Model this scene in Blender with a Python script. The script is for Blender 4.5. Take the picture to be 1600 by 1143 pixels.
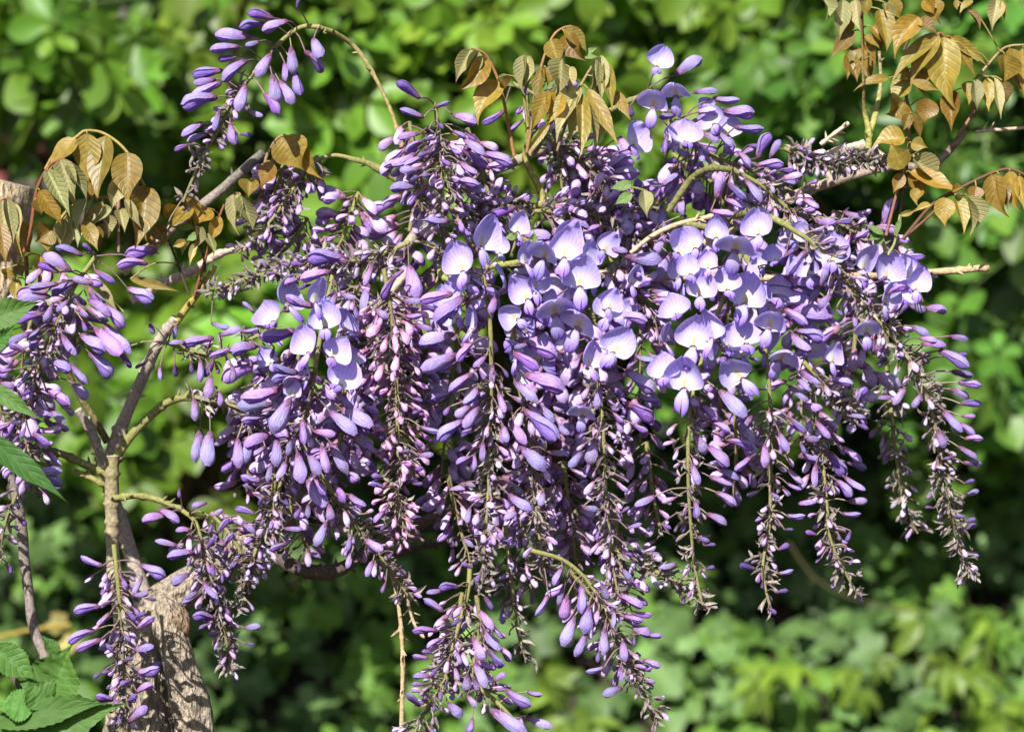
import bpy, math, random
import numpy as np
from mathutils import Vector, Matrix, noise

# ------------------------------------------------------------------ scene, camera, light
for o in list(bpy.data.objects):
    bpy.data.objects.remove(o)
scene = bpy.context.scene
random.seed(7)
rng = np.random.default_rng(7)

D = 1.5            # camera to flower curtain
H = 1.10           # camera height
K = 0.60 / 1600    # metres per photograph pixel at the curtain

cam_d = bpy.data.cameras.new('camera')
cam = bpy.data.objects.new('camera', cam_d)
scene.collection.objects.link(cam)
cam.location = (0, -D, H)
cam.rotation_euler = (math.radians(90), 0, 0)
cam_d.sensor_width = 36
cam_d.lens = 36 * D / 0.60
cam_d.clip_start = 0.05
cam_d.clip_end = 500
cam_d.dof.use_dof = True
cam_d.dof.focus_distance = D - 0.05
cam_d.dof.aperture_fstop = 8.0
scene.camera = cam

SUN = Vector((-0.30, -0.74, 0.68)).normalized()
world = bpy.data.worlds.new('World')
scene.world = world
world.use_nodes = True
wn = world.node_tree.nodes
wl = world.node_tree.links
wn.clear()
sky = wn.new('ShaderNodeTexSky')
sky.sky_type = 'NISHITA'
sky.sun_disc = False
sky.sun_elevation = math.asin(SUN.z)
sky.sun_rotation = math.atan2(SUN.x, SUN.y)
bg = wn.new('ShaderNodeBackground')
bg.inputs['Strength'].default_value = 0.066
wo = wn.new('ShaderNodeOutputWorld')
wl.new(sky.outputs[0], bg.inputs[0])
wl.new(bg.outputs[0], wo.inputs[0])

sun_d = bpy.data.lights.new('sun', 'SUN')
sun_d.energy = 5.0
sun_d.angle = math.radians(0.5)
sun_d.color = (1.0, 0.965, 0.91)
sun = bpy.data.objects.new('sun', sun_d)
scene.collection.objects.link(sun)
sun.location = SUN * 6
sun.rotation_euler = SUN.to_track_quat('Z', 'Y').to_euler()

scene.view_settings.view_transform = 'Standard'
scene.view_settings.look = 'None'
scene.view_settings.exposure = 0.86
scene.view_settings.gamma = 1.0
scene.view_settings.use_curve_mapping = False
scene.render.engine = 'CYCLES'
scene.cycles.use_denoising = True
scene.cycles.max_bounces = 4
scene.cycles.diffuse_bounces = 2
scene.cycles.glossy_bounces = 2
scene.cycles.transmission_bounces = 2
scene.cycles.sample_clamp_indirect = 4
scene.cycles.caustics_reflective = False
scene.cycles.caustics_refractive = False

# ------------------------------------------------------------------ helpers
COLL = scene.collection


def at(px, py, dy=0.0):
    """Photograph pixel at depth dy behind the flower curtain -> world point."""
    s = K * (D + dy) / D
    return Vector(((px - 800) * s, dy, H + (571.5 - py) * s))


class MB:
    """Collects vertices, faces, vertex colours and uvs for ONE mesh."""
    def __init__(self):
        self.v, self.f, self.c, self.uv, self.n = [], [], [], [], 0

    def add(self, verts, faces, cols, uvs=None):
        verts = np.asarray(verts, dtype=np.float64).reshape(-1, 3)
        m = len(verts)
        cols = np.asarray(cols, dtype=np.float64)
        if cols.ndim == 1:
            cols = np.tile(cols, (m, 1))
        if uvs is None:
            uvs = np.zeros((m, 2))
        self.v.append(verts)
        self.c.append(cols)
        self.uv.append(np.asarray(uvs, dtype=np.float64))
        n = self.n
        self.f.extend([tuple(i + n for i in q) for q in faces])
        self.n += m

    def arrays(self):
        return np.vstack(self.v), self.f, np.vstack(self.c), np.vstack(self.uv)

    def stamp(self, tpl, mat, mul=(1, 1, 1)):
        v, f, c, uv = tpl
        M = np.array(mat)
        self.add(v @ M[:3, :3].T + M[:3, 3], f, c * np.asarray(mul), uv)

    def mesh(self, name, mat):
        v, f, c, uv = self.arrays()
        me = bpy.data.meshes.new(name)
        me.from_pydata(v.tolist(), [], f)
        a = me.color_attributes.new('Col', 'FLOAT_COLOR', 'POINT')
        a.data.foreach_set('color', np.hstack([c, np.ones((len(c), 1))]).astype(np.float32).ravel())
        u = me.attributes.new('Leaf', 'FLOAT2', 'POINT')
        u.data.foreach_set('vector', uv.astype(np.float32).ravel())
        me.polygons.foreach_set('use_smooth', [True] * len(me.polygons))
        me.materials.append(mat)
        me.update()
        return me


def link(name, me, parent=None, matrix=None, color=None, kind=None, label=None, cat=None, group=None):
    o = bpy.data.objects.new(name, me)
    COLL.objects.link(o)
    if parent is not None:
        o.parent = parent
    if matrix is not None:
        o.matrix_local = matrix
    if color is not None:
        o.color = (color[0], color[1], color[2], 1)
    if kind:
        o['kind'] = kind
    if label:
        o['label'] = label
    if cat:
        o['category'] = cat
    if group:
        o['group'] = group
    return o


def spline(pts, step):
    """Catmull-Rom through points (any dimension), resampled about every step."""
    P = [np.asarray(p, float) for p in pts]
    P = [2 * P[0] - P[1]] + P + [2 * P[-1] - P[-2]]
    out = []
    for i in range(1, len(P) - 2):
        a, b, c, d = P[i - 1:i + 3]
        n = max(2, int(np.linalg.norm((c - b)[:3]) / step) + 1)
        for j in range(n):
            t = j / n
            out.append(0.5 * ((2 * b) + (c - a) * t + (2 * a - 5 * b + 4 * c - d) * t * t + (3 * b - a - 3 * c + d) * t ** 3))
    out.append(P[-2])
    return np.array(out)


def tube(mb, pts, rad, col, seg=6, wob=0.0, cap=True, ridges=0, seed=0.0, capcol=None):
    pts = np.asarray(pts, float)
    n = len(pts)
    rad = np.broadcast_to(np.asarray(rad, float), (n,)) if np.ndim(rad) == 0 else np.asarray(rad, float)
    col = np.asarray(col, float)
    if col.ndim == 1:
        col = np.tile(col, (n, 1))
    tan = np.gradient(pts, axis=0)
    tan /= np.linalg.norm(tan, axis=1)[:, None] + 1e-12
    ref = np.array([0.31, 0.83, 0.46])
    verts, cols = [], []
    u = np.cross(tan[0], ref)
    u /= np.linalg.norm(u)
    for i in range(n):
        u = u - tan[i] * np.dot(u, tan[i])
        u /= np.linalg.norm(u) + 1e-12
        w = np.cross(tan[i], u)
        for k in range(seg):
            a = 2 * math.pi * k / seg
            r = rad[i]
            if wob:
                d = math.cos(a) * u + math.sin(a) * w
                q = pts[i] * 60 + d * 0.9
                r *= 1 + wob * noise.noise(Vector(q) + Vector((seed, 0, 0)))
            if ridges > 10:
                h_ = i * 0.9 / n * 6
                b_ = a + 0.5 * h_ + 0.5 * noise.noise(Vector((pts[i][2] * 9, seed, 0)))
                cx, cy = math.cos(b_), math.sin(b_)
                zz = pts[i][2] * 10 + pts[i][0] * 6
                n1 = abs(noise.noise(Vector((cx * 2.2, cy * 2.2, zz + seed))))
                n2 = abs(noise.noise(Vector((cx * 6.5, cy * 6.5, zz * 2.2 + seed))))
                n3 = noise.noise(Vector((cx * 16, cy * 16, zz * 5 + seed)))
                r *= 0.90 + 0.30 * n1 + 0.16 * n2 + 0.05 * n3
            elif ridges:
                r *= 1 + 0.07 * math.sin(ridges * a + 14 * noise.noise(Vector((a * 0.6, pts[i][2] * 7, seed))))
            verts.append(pts[i] + r * (math.cos(a) * u + math.sin(a) * w))
            cols.append(col[i])
    faces = []
    for i in range(n - 1):
        for k in range(seg):
            k2 = (k + 1) % seg
            faces.append((i * seg + k, i * seg + k2, (i + 1) * seg + k2, (i + 1) * seg + k))
    if cap:
        cc = col[-1] if capcol is None else np.asarray(capcol)
        for e, s in ((0, -1), (n - 1, 1)):
            b = len(verts)
            for k in range(seg):
                verts.append(verts[e * seg + k])
                cols.append(cc)
            verts.append(pts[e] + tan[e] * s * rad[e] * 0.08)
            cols.append(cc)
            for k in range(seg):
                q = (b + k, b + (k + 1) % seg, b + seg)
                faces.append(q if s > 0 else q[::-1])
    mb.add(verts, faces, cols)


def frame(origin, xdir, up, roll=0.0, scale=(1, 1, 1)):
    x = Vector(xdir).normalized()
    z = Vector(up) - x * x.dot(Vector(up))
    if z.length < 1e-5:
        z = x.orthogonal()
    z.normalize()
    y = z.cross(x)
    R = Matrix((x, y, z)).transposed()
    if roll:
        R = R @ Matrix.Rotation(roll, 3, 'X')
    S = Matrix.Diagonal(Vector(scale))
    M = (R @ S).to_4x4()
    M.translation = Vector(origin)
    return M


# ------------------------------------------------------------------ materials
def base_mat(name, rough=0.6, trans=0.0, noise_scale=400, noise_amt=0.15, bump=0.2, bump_scale=(1, 1, 1), bump_dist=0.0006,
             rand_amt=0.15, spec=0.4, veins=0, fan=0, hue=0.0, trans_tint=(1, 1, 1), detail=4):
    m = bpy.data.materials.new(name)
    m.use_nodes = True
    nt = m.node_tree
    N, L = nt.nodes, nt.links
    N.clear()
    out = N.new('ShaderNodeOutputMaterial')
    pr = N.new('ShaderNodeBsdfPrincipled')
    pr.inputs['Roughness'].default_value = rough
    pr.inputs['Specular IOR Level'].default_value = spec
    att = N.new('ShaderNodeAttribute')
    att.attribute_name = 'Col'
    inf = N.new('ShaderNodeObjectInfo')
    mul = N.new('ShaderNodeMix')
    mul.data_type = 'RGBA'
    mul.blend_type = 'MULTIPLY'
    mul.inputs[0].default_value = 1
    L.new(att.outputs['Color'], mul.inputs[6])
    L.new(inf.outputs['Color'], mul.inputs[7])
    # per-object brightness jitter
    mr = N.new('ShaderNodeMapRange')
    mr.inputs[3].default_value = 1 - rand_amt
    mr.inputs[4].default_value = 1 + rand_amt
    L.new(inf.outputs['Random'], mr.inputs[0])
    tc = N.new('ShaderNodeTexCoord')
    mp = N.new('ShaderNodeMapping')
    mp.inputs['Scale'].default_value = bump_scale
    L.new(tc.outputs['Object'], mp.inputs[0])
    ns = N.new('ShaderNodeTexNoise')
    ns.inputs['Scale'].default_value = noise_scale
    ns.inputs['Detail'].default_value = detail
    L.new(mp.outputs[0], ns.inputs['Vector'])
    nr = N.new('ShaderNodeMapRange')
    nr.inputs[1].default_value = 0.3
    nr.inputs[2].default_value = 0.7
    nr.inputs[3].default_value = 1 - noise_amt
    nr.inputs[4].default_value = 1 + noise_amt
    L.new(ns.outputs['Fac'], nr.inputs[0])
    mm = N.new('ShaderNodeMath')
    mm.operation = 'MULTIPLY'
    L.new(mr.outputs[0], mm.inputs[0])
    L.new(nr.outputs[0], mm.inputs[1])
    vs = N.new('ShaderNodeVectorMath')
    vs.operation = 'SCALE'
    L.new(mul.outputs[2], vs.inputs[0])
    L.new(mm.outputs[0], vs.inputs['Scale'])
    colour = vs.outputs[0]
    height = ns.outputs['Fac']
    if veins:
        va = N.new('ShaderNodeAttribute')
        va.attribute_name = 'Leaf'
        sp = N.new('ShaderNodeSeparateXYZ')
        L.new(va.outputs['Vector'], sp.inputs[0])

        def math_(op, a, b=None, c=None):
            n = N.new('ShaderNodeMath')
            n.operation = op
            for i, q in enumerate((a, b, c)):
                if q is None:
                    continue
                if isinstance(q, (int, float)):
                    n.inputs[i].default_value = q
                else:
                    L.new(q, n.inputs[i])
            return n.outputs[0]
        au = math_('ABSOLUTE', sp.outputs[0])
        ph = math_('SUBTRACT', sp.outputs[1], math_('MULTIPLY', au, 0.22))
        w = math_('SINE', math_('MULTIPLY', ph, veins * 6.2832))
        w01 = math_('MULTIPLY_ADD', w, 0.5, 0.5)
        line = math_('POWER', w01, 6.0)                     # thin side veins
        mid = math_('SUBTRACT', 1.0, math_('MINIMUM', math_('MULTIPLY', au, 11.0), 1.0))
        vein = math_('MAXIMUM', math_('MULTIPLY', line, 0.45), mid)
        mixv = N.new('ShaderNodeMix')
        mixv.data_type = 'RGBA'
        L.new(math_('MULTIPLY', vein, 0.22), mixv.inputs[0])
        L.new(colour, mixv.inputs[6])
        sc2 = N.new('ShaderNodeVectorMath')
        sc2.operation = 'MULTIPLY_ADD'
        sc2.inputs[1].default_value = (1.25, 1.35, 1.5)
        sc2.inputs[2].default_value = (0.04, 0.05, 0.02)
        L.new(colour, sc2.inputs[0])
        L.new(sc2.outputs[0], mixv.inputs[7])
        colour = mixv.outputs[2]
        height = math_('ADD', math_('MULTIPLY', height, 0.35), math_('MULTIPLY', math_('SUBTRACT', 1.0, math_('MAXIMUM', line, mid)), 0.8))
    if fan:
        va = N.new('ShaderNodeAttribute')
        va.attribute_name = 'Leaf'
        sp = N.new('ShaderNodeSeparateXYZ')
        L.new(va.outputs['Vector'], sp.inputs[0])
        wob_ = N.new('ShaderNodeMath')
        wob_.operation = 'MULTIPLY_ADD'
        L.new(ns.outputs['Fac'], wob_.inputs[0])
        wob_.inputs[1].default_value = 0.16
        L.new(sp.outputs[0], wob_.inputs[2])
        fm = N.new('ShaderNodeMath')
        fm.operation = 'MULTIPLY'
        L.new(wob_.outputs[0], fm.inputs[0])
        fm.inputs[1].default_value = fan
        fs = N.new('ShaderNodeMath')
        fs.operation = 'SINE'
        L.new(fm.outputs[0], fs.inputs[0])
        fr = N.new('ShaderNodeMapRange')
        fr.inputs[1].default_value = 0.2
        fr.inputs[2].default_value = 1.0
        fr.inputs[3].default_value = 0.0
        fr.inputs[4].default_value = 0.34
        L.new(fs.outputs[0], fr.inputs[0])
        fx = N.new('ShaderNodeMix')
        fx.data_type = 'RGBA'
        fx.blend_type = 'MULTIPLY'
        L.new(fr.outputs[0], fx.inputs[0])
        L.new(colour, fx.inputs[6])
        fx.inputs[7].default_value = (0.62, 0.50, 0.78, 1)
        colour = fx.outputs[2]
    if hue:
        hs = N.new('ShaderNodeHueSaturation')
        hm = N.new('ShaderNodeMapRange')
        hm.inputs[3].default_value = 0.5 - hue * 0.4
        hm.inputs[4].default_value = 0.5 + hue
        L.new(inf.outputs['Random'], hm.inputs[0])
        L.new(hm.outputs[0], hs.inputs['Hue'])
        L.new(colour, hs.inputs['Color'])
        colour = hs.outputs[0]
    L.new(colour, pr.inputs['Base Color'])
    if bump:
        bp = N.new('ShaderNodeBump')
        bp.inputs['Strength'].default_value = bump
        bp.inputs['Distance'].default_value = bump_dist
        L.new(height, bp.inputs['Height'])
        L.new(bp.outputs[0], pr.inputs['Normal'])
    if trans:
        tr = N.new('ShaderNodeBsdfTranslucent')
        tt = N.new('ShaderNodeVectorMath')
        tt.operation = 'MULTIPLY'
        tt.inputs[1].default_value = trans_tint
        L.new(colour, tt.inputs[0])
        L.new(tt.outputs[0], tr.inputs[0])
        mx = N.new('ShaderNodeMixShader')
        mx.inputs[0].default_value = trans
        L.new(pr.outputs[0], mx.inputs[1])
        L.new(tr.outputs[0], mx.inputs[2])
        L.new(mx.outputs[0], out.inputs[0])
    else:
        L.new(pr.outputs[0], out.inputs[0])
    return m


M_PETAL = base_mat('petal', rough=0.85, trans=0.34, noise_scale=9, noise_amt=0.16, bump=0.9, bump_scale=(0.35, 4, 4), bump_dist=0.0018, rand_amt=0.13, spec=0.05, fan=24, hue=0.018)
M_BANNER = base_mat('open_petal', rough=0.5, trans=0.30, noise_scale=7, noise_amt=0.07, bump=0.4, bump_scale=(4, 2, 0.4), bump_dist=0.0014, rand_amt=0.06, spec=0.05, fan=38, hue=0.012)
M_SMALL = base_mat('small_bud', rough=0.6, trans=0.1, noise_scale=900, noise_amt=0.25, bump=0.15, rand_amt=0.0, spec=0.12)
M_STEM = base_mat('stem', rough=0.65, noise_scale=700, noise_amt=0.25, bump=0.4, rand_amt=0.0, spec=0.3)
M_BRACT = base_mat('bract', rough=0.7, trans=0.3, noise_scale=900, noise_amt=0.3, bump=0.3, rand_amt=0.0, spec=0.2)
M_BARK = base_mat('bark', rough=0.85, noise_scale=230, noise_amt=0.5, bump=1.0, bump_scale=(1.6, 1.6, 0.55), bump_dist=0.012, rand_amt=0.0, spec=0.15, detail=8)
M_TWIG = base_mat('twig_bark', rough=0.8, noise_scale=500, noise_amt=0.35, bump=0.7, bump_dist=0.001, rand_amt=0.0, spec=0.2, detail=6)
M_LEAF = base_mat('young_leaf', rough=0.45, trans=0.28, noise_scale=6, noise_amt=0.28, bump=0.3, bump_dist=0.0006, rand_amt=0.15, spec=0.5, veins=9, trans_tint=(1.2, 1.0, 0.5))
M_YOUNG = base_mat('downy_leaf', rough=0.5, trans=0.25, noise_scale=14, noise_amt=0.35, bump=0.35, bump_scale=(0.5, 3, 3), bump_dist=0.0009, rand_amt=0.2, spec=0.5, veins=10, trans_tint=(1.1, 1.05, 0.6))
M_GREEN = base_mat('green_leaf', rough=0.58, trans=0.25, noise_scale=7, noise_amt=0.15, bump=0.4, bump_dist=0.0006, rand_amt=0.12, spec=0.3, veins=8, trans_tint=(1.1, 1.2, 0.4))
M_SHRUB = base_mat('shrub_leaf', rough=0.45, trans=0.3, noise_scale=30, noise_amt=0.12, bump=0.0, rand_amt=0.3, spec=0.4, trans_tint=(1.1, 1.25, 0.4))
M_IVY = base_mat('ivy_leaf', rough=0.55, trans=0.1, noise_scale=30, noise_amt=0.2, bump=0.0, rand_amt=0.35, spec=0.3)
M_SOIL = base_mat('soil', rough=0.95, noise_scale=18, noise_amt=0.5, bump=0.8, bump_dist=0.02, rand_amt=0.0, spec=0.1, detail=8)
M_BRICK = base_mat('brick_clay', rough=0.9, noise_scale=40, noise_amt=0.3, bump=0.6, bump_dist=0.003, rand_amt=0.3, spec=0.15)

# ------------------------------------------------------------------ the setting
def sheet(name, xs, ys, zf, col, mat):
    mb = MB()
    nx, ny = len(xs), len(ys)
    v = [(x, y, zf(x, y)) for y in ys for x in xs]
    f = [(j * nx + i, j * nx + i + 1, (j + 1) * nx + i + 1, (j + 1) * nx + i) for j in range(ny - 1) for i in range(nx - 1)]
    mb.add(v, f, col)
    return link(name, mb.mesh(name, mat), kind='structure')


sheet('ground', [-80, -6, -2, 0, 2, 6, 80], [-80, -6, -2, 0, 0.7, 4, 80], lambda x, y: 0.0, (0.055, 0.040, 0.028), M_SOIL)


def bank_z(x, y):
    t = min(max((y - 0.86) / 0.95, 0), 1)
    return -0.02 + 0.90 * (t * t * (3 - 2 * t)) ** 0.8 + 0.03 * noise.noise(Vector((x * 4, y * 4, 1.3)))


sheet('bank', np.linspace(-2.4, 2.4, 61), np.concatenate([np.linspace(0.8, 1.9, 24), np.linspace(2.05, 3.6, 6)]),
      bank_z, (0.035, 0.027, 0.02), M_SOIL)

# ------------------------------------------------------------------ templates: leaves
def leaf_grid(nv, nu, wf, fold, droop, wave=0.0, tip_curl=0.0, col=(1, 1, 1), pleat=0.0, twist=0.0, side=0.0, tooth=0.0):
    """Leaf from (0,0,0) to about (1,0,0), half width wf(v), normal +Z."""
    v, uv, c = [], [], []
    for i in range(nv + 1):
        t = i / nv
        w = wf(t)
        for j in range(nu + 1):
            u = -1 + 2 * j / nu
            y = u * w
            z = abs(y) * fold - droop * t * t + wave * math.sin(t * 9 + (u > 0) * 1.3) * abs(u) * 0.5
            z += pleat * math.sin(6.2832 * 9 * (t - 0.22 * abs(u))) * (1 - abs(u)) * abs(u) * 4
            z -= tip_curl * max(t - 0.75, 0) ** 2 * 6
            if twist:
                ct, st = math.cos(twist * t), math.sin(twist * t)
                y, z = y * ct - z * st, y * st + z * ct
            y += side * math.sin(math.pi * t)
            if tooth:
                y *= 1 + tooth * abs(u) ** 3 * ((t * 13) % 1.0 - 0.5)
                z += 0.05 * noise.noise(Vector((t * 6, u * 4, tooth * 50)))
            v.append((t, y, z))
            uv.append((u, t))
            c.append(col)
    f = [(i * (nu + 1) + j, (i + 1) * (nu + 1) + j, (i + 1) * (nu + 1) + j + 1, i * (nu + 1) + j + 1) for i in range(nv) for j in range(nu)]
    return np.array(v), f, np.array(c, float), np.array(uv)


def w_ovate(t):
    return 0.5 * (math.sin(math.pi * min(1, t ** 0.72)) ** 0.85) * (1 - 0.75 * (max(0, t - 0.60) / 0.40) ** 0.8) * 1.06 + 0.006


def w_obovate(t):
    return 0.31 * math.sin(math.pi * t ** 1.25) ** 0.7 + 0.004


def w_lance(t):
    return 0.20 * math.sin(math.pi * t ** 0.9) ** 0.85 + 0.004


def tpl_mesh(name, tpl, mat):
    mb = MB()
    mb.add(tpl[0], tpl[1], tpl[2], tpl[3])
    return mb.mesh(name, mat)


LEAFLETS = {'b': [], 'y': [], 'g': []}
for fo, dr, wv, tw, sd in [(0.35, 0.14, 0.03, 0.3, 0.03), (0.6, 0.22, 0.05, -0.5, -0.05), (0.2, 0.08, 0.04, 0.7, 0.06), (0.85, 0.16, 0.03, -0.2, 0.0), (0.5, 0.3, 0.06, 0.9, -0.06), (1.1, 0.2, 0.05, -0.8, 0.04)]:
    LEAFLETS['b'].append(tpl_mesh('leaflet', leaf_grid(14, 8, w_ovate, fo, dr, wv, 0.3, pleat=0.004, twist=tw, side=sd), M_LEAF))
for fo, dr, wv, tw, sd in [(1.0, 0.2, 0.06, 0.3, 0.03), (1.6, 0.12, 0.07, -0.4, -0.05), (0.8, 0.3, 0.09, 0.6, 0.05), (2.2, 0.25, 0.06, -0.9, 0.0)]:
    LEAFLETS['y'].append(tpl_mesh('young_leaflet', leaf_grid(20, 8, w_ovate, fo, dr, wv, 0.4, pleat=0.006, twist=tw, side=sd), M_YOUNG))
for fo, dr, wv, tw, sd in [(0.35, 0.18, 0.09, 0.3, 0.03), (0.5, 0.12, 0.11, -0.3, -0.04), (0.2, 0.25, 0.08, 0.2, 0.05)]:
    LEAFLETS['g'].append(tpl_mesh('leaf', leaf_grid(40, 10, w_ovate, fo, dr, wv, 0.3, pleat=0.022, twist=tw, side=sd, tooth=0.12 + wv * 0.2), M_GREEN))

# ------------------------------------------------------------------ background shrubs and ivy
def palmate(n, wf, length, droop, spread=4.3):
    mb = MB()
    for k in range(n):
        a = (k - (n - 1) / 2) * spread / max(1, n - 1)
        L = length * (1 - 0.22 * abs(a) / 2.2)
        t = leaf_grid(6, 4, wf, 0.25, droop, 0.0)
        R = Matrix.Rotation(a, 4, 'Z') @ Matrix.Rotation(0.25 * random.uniform(-1, 1), 4, 'X') @ Matrix.Rotation(0.2 + 0.3 * random.random(), 4, 'Y') @ Matrix.Diagonal(Vector((L, L, L, 1)))
        R = R @ Matrix.Translation((0.12, 0, 0))
        mb.stamp(t, R)
    tube(mb, [(-0.055 * length / 0.05, 0, 0.0), (-0.02, 0, 0.002), (0.004, 0, 0)], 0.0011, (0.8, 0.7, 0.6), 4, cap=False)
    return mb.arrays()


def ivy_tpl(size, lob):
    out = []
    ang = [math.pi, 2.45, 1.9, 1.5, 1.05, 0.78, 0.42, 0.25, 0]
    rad = [0.18, 0.55, 0.62, 0.42 + 0.2 * (1 - lob), 0.78, 0.72, 0.45 + 0.2 * (1 - lob), 0.62, 1.0]
    prof = list(zip(ang, rad)) + [(-a, r) for a, r in list(zip(ang, rad))[-2:0:-1]]
    v, uv, c = [(0, 0, 0.0)], [(0, 0)], [(1.25, 1.25, 1.2)]
    for ring in (0.5, 1.0):
        for a, r in prof:
            rr = r * ring
            v.append((math.cos(a) * rr * size, math.sin(a) * rr * size, size * (0.05 * math.sin(3 * a) * ring - 0.16 * rr * rr)))
            uv.append((ring, a))
            c.append((1, 1, 1))
    n = len(prof)
    f = [(0, 1 + k, 1 + (k + 1) % n) for k in range(n)]
    f = [q[::-1] for q in f]
    for k in range(n):
        k2 = (k + 1) % n
        f.append((1 + k, 1 + n + k, 1 + n + k2, 1 + k2)[::-1])
    return np.array(v), f, np.array(c, float), np.array(uv, float)


PALM_T = [palmate(5, w_obovate, 0.052, 0.12), palmate(5, w_obovate, 0.044, 0.2), palmate(3, w_obovate, 0.058, 0.1, 2.4), palmate(5, w_obovate, 0.040, 0.1, 4.8)]
YELL_T = [palmate(5, w_lance, 0.075, 0.35, 3.6), palmate(6, w_lance, 0.065, 0.25, 4.2)]
IVY_T = [ivy_tpl(0.030, 0.55), ivy_tpl(0.025, 0.1), ivy_tpl(0.034, 0.35)]
def palmate_lo(n, length):
    mb = MB()
    for k in range(n):
        a = (k - (n - 1) / 2) * 4.3 / (n - 1)
        L = length * (1 - 0.1 * abs(a))
        mb.stamp(leaf_grid(3, 2, w_obovate, 0.25, 0.15), Matrix.Rotation(a, 4, 'Z') @ Matrix.Rotation(0.35, 4, 'Y') @ Matrix.Diagonal(Vector((L, L, L, 1))) @ Matrix.Translation((0.12, 0, 0)))
    return mb.arrays()


LO_T = [palmate_lo(5, 0.05), palmate_lo(5, 0.042)]
PALM_M = [tpl_mesh('leaf', t, M_SHRUB) for t in PALM_T]
YELL_M = [tpl_mesh('leaf', t, M_SHRUB) for t in YELL_T]
IVY_M = [tpl_mesh('leaf', t, M_IVY) for t in IVY_T]


def rnd_leaf_matrix(p, lean=0.6, s=1.0, up=0.7, front=0.6):
    n = Vector((random.gauss(-0.1, lean), -front + random.gauss(0, lean), up + random.gauss(0, lean)))
    x = Vector((random.gauss(0, 1), random.gauss(-0.3, 0.5), random.gauss(-0.8, 0.6)))
    return frame(p, x, n, 0, (s, s, s))


def shrub(name, label, cells, tint, root_xy, fill_n, fill_box, big=1.0, gap=None):
    root = link(name, None, label=label, cat='shrub', group='leafy shrubs on the bank behind the wisteria')
    rz = bank_z(*root_xy)
    root.location = (root_xy[0], root_xy[1], rz)
    inv = Matrix.Translation((-root_xy[0], -root_xy[1], -rz))
    cnt = 0
    stems = MB()
    for (px, py, dy, r, n, br) in cells:
        c = at(px, py, dy)
        a = np.array(inv @ c)
        mid = a * np.array([0.55, 0.7, 0.55]) + np.array([0, 0.12, 0.05])
        tube(stems, spline([(random.uniform(-.03, .03), 0.02, -0.03), mid, a + np.array([0, 0.06, -0.01])], 0.06), 0.0035, (0.16, 0.10, 0.07), 5)
        for _ in range(n):
            if cnt >= 299:
                break
            d = Vector((random.gauss(0, 1), -abs(random.gauss(0, 0.7)), random.gauss(0.15, 0.8)))
            d.normalize()
            p = c + d * r * random.uniform(0.45, 1.0)
            k = random.randrange(len(PALM_M))
            t = br * random.uniform(0.75, 1.2)
            yl = random.uniform(0.8, 1.15)
            link('leaf', PALM_M[k], root, inv @ rnd_leaf_matrix(p, 0.45, big * random.uniform(0.75, 1.3)), (tint[0] * t * yl, tint[1] * t, tint[2] * t))
            cnt += 1
    OUT = MB()
    for (px, py, dy, r, n, br) in cells:
        c = at(px, py, dy)
        for _ in range(12):
            d = Vector((random.gauss(0, 1), random.gauss(0.2, 0.7), random.gauss(0, 0.9))).normalized()
            t = br * random.uniform(0.7, 1.15)
            OUT.stamp(random.choice(PALM_T), inv @ rnd_leaf_matrix(c + d * r * random.uniform(0.5, 1.5), 0.5, big * random.uniform(0.55, 1.15)), (tint[0] * t * random.uniform(.85, 1.3), tint[1] * t, tint[2] * t))
    link('outer_foliage', OUT.mesh('outer_foliage', M_SHRUB), root, kind='stuff')
    link('stems', stems.mesh('stems', M_TWIG), root, kind='stuff')
    # deep inner foliage, far too many leaves to tell apart
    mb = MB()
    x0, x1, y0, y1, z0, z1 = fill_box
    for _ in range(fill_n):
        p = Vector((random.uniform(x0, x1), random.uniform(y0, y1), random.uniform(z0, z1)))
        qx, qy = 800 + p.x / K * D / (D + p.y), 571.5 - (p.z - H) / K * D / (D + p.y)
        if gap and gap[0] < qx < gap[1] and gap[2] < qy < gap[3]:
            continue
        t = random.uniform(0.3, 0.8)  # inner leaves tinted darker, standing in for shade inside the shrub
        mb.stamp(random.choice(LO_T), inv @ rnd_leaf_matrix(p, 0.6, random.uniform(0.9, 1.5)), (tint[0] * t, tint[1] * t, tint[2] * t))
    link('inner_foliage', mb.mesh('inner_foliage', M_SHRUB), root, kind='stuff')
    return root


def cells_in(x0, x1, y0, y1, step, skip, n=9, dyr=(1.15, 1.55), r=0.075):
    out = []
    y = y0
    while y < y1:
        x = x0
        while x < x1:
            px, py = x + random.uniform(-.45, .45) * step, y + random.uniform(-.45, .45) * step
            if not any(a <= px <= b and c <= py <= d for a, b, c, d in skip) and random.random() > 0.08:
                out.append((px, py, random.uniform(*dyr), r * random.uniform(0.75, 1.25), n, random.uniform(0.75, 1.2)))
            x += step
        y += step
    random.shuffle(out)
    return out


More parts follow.
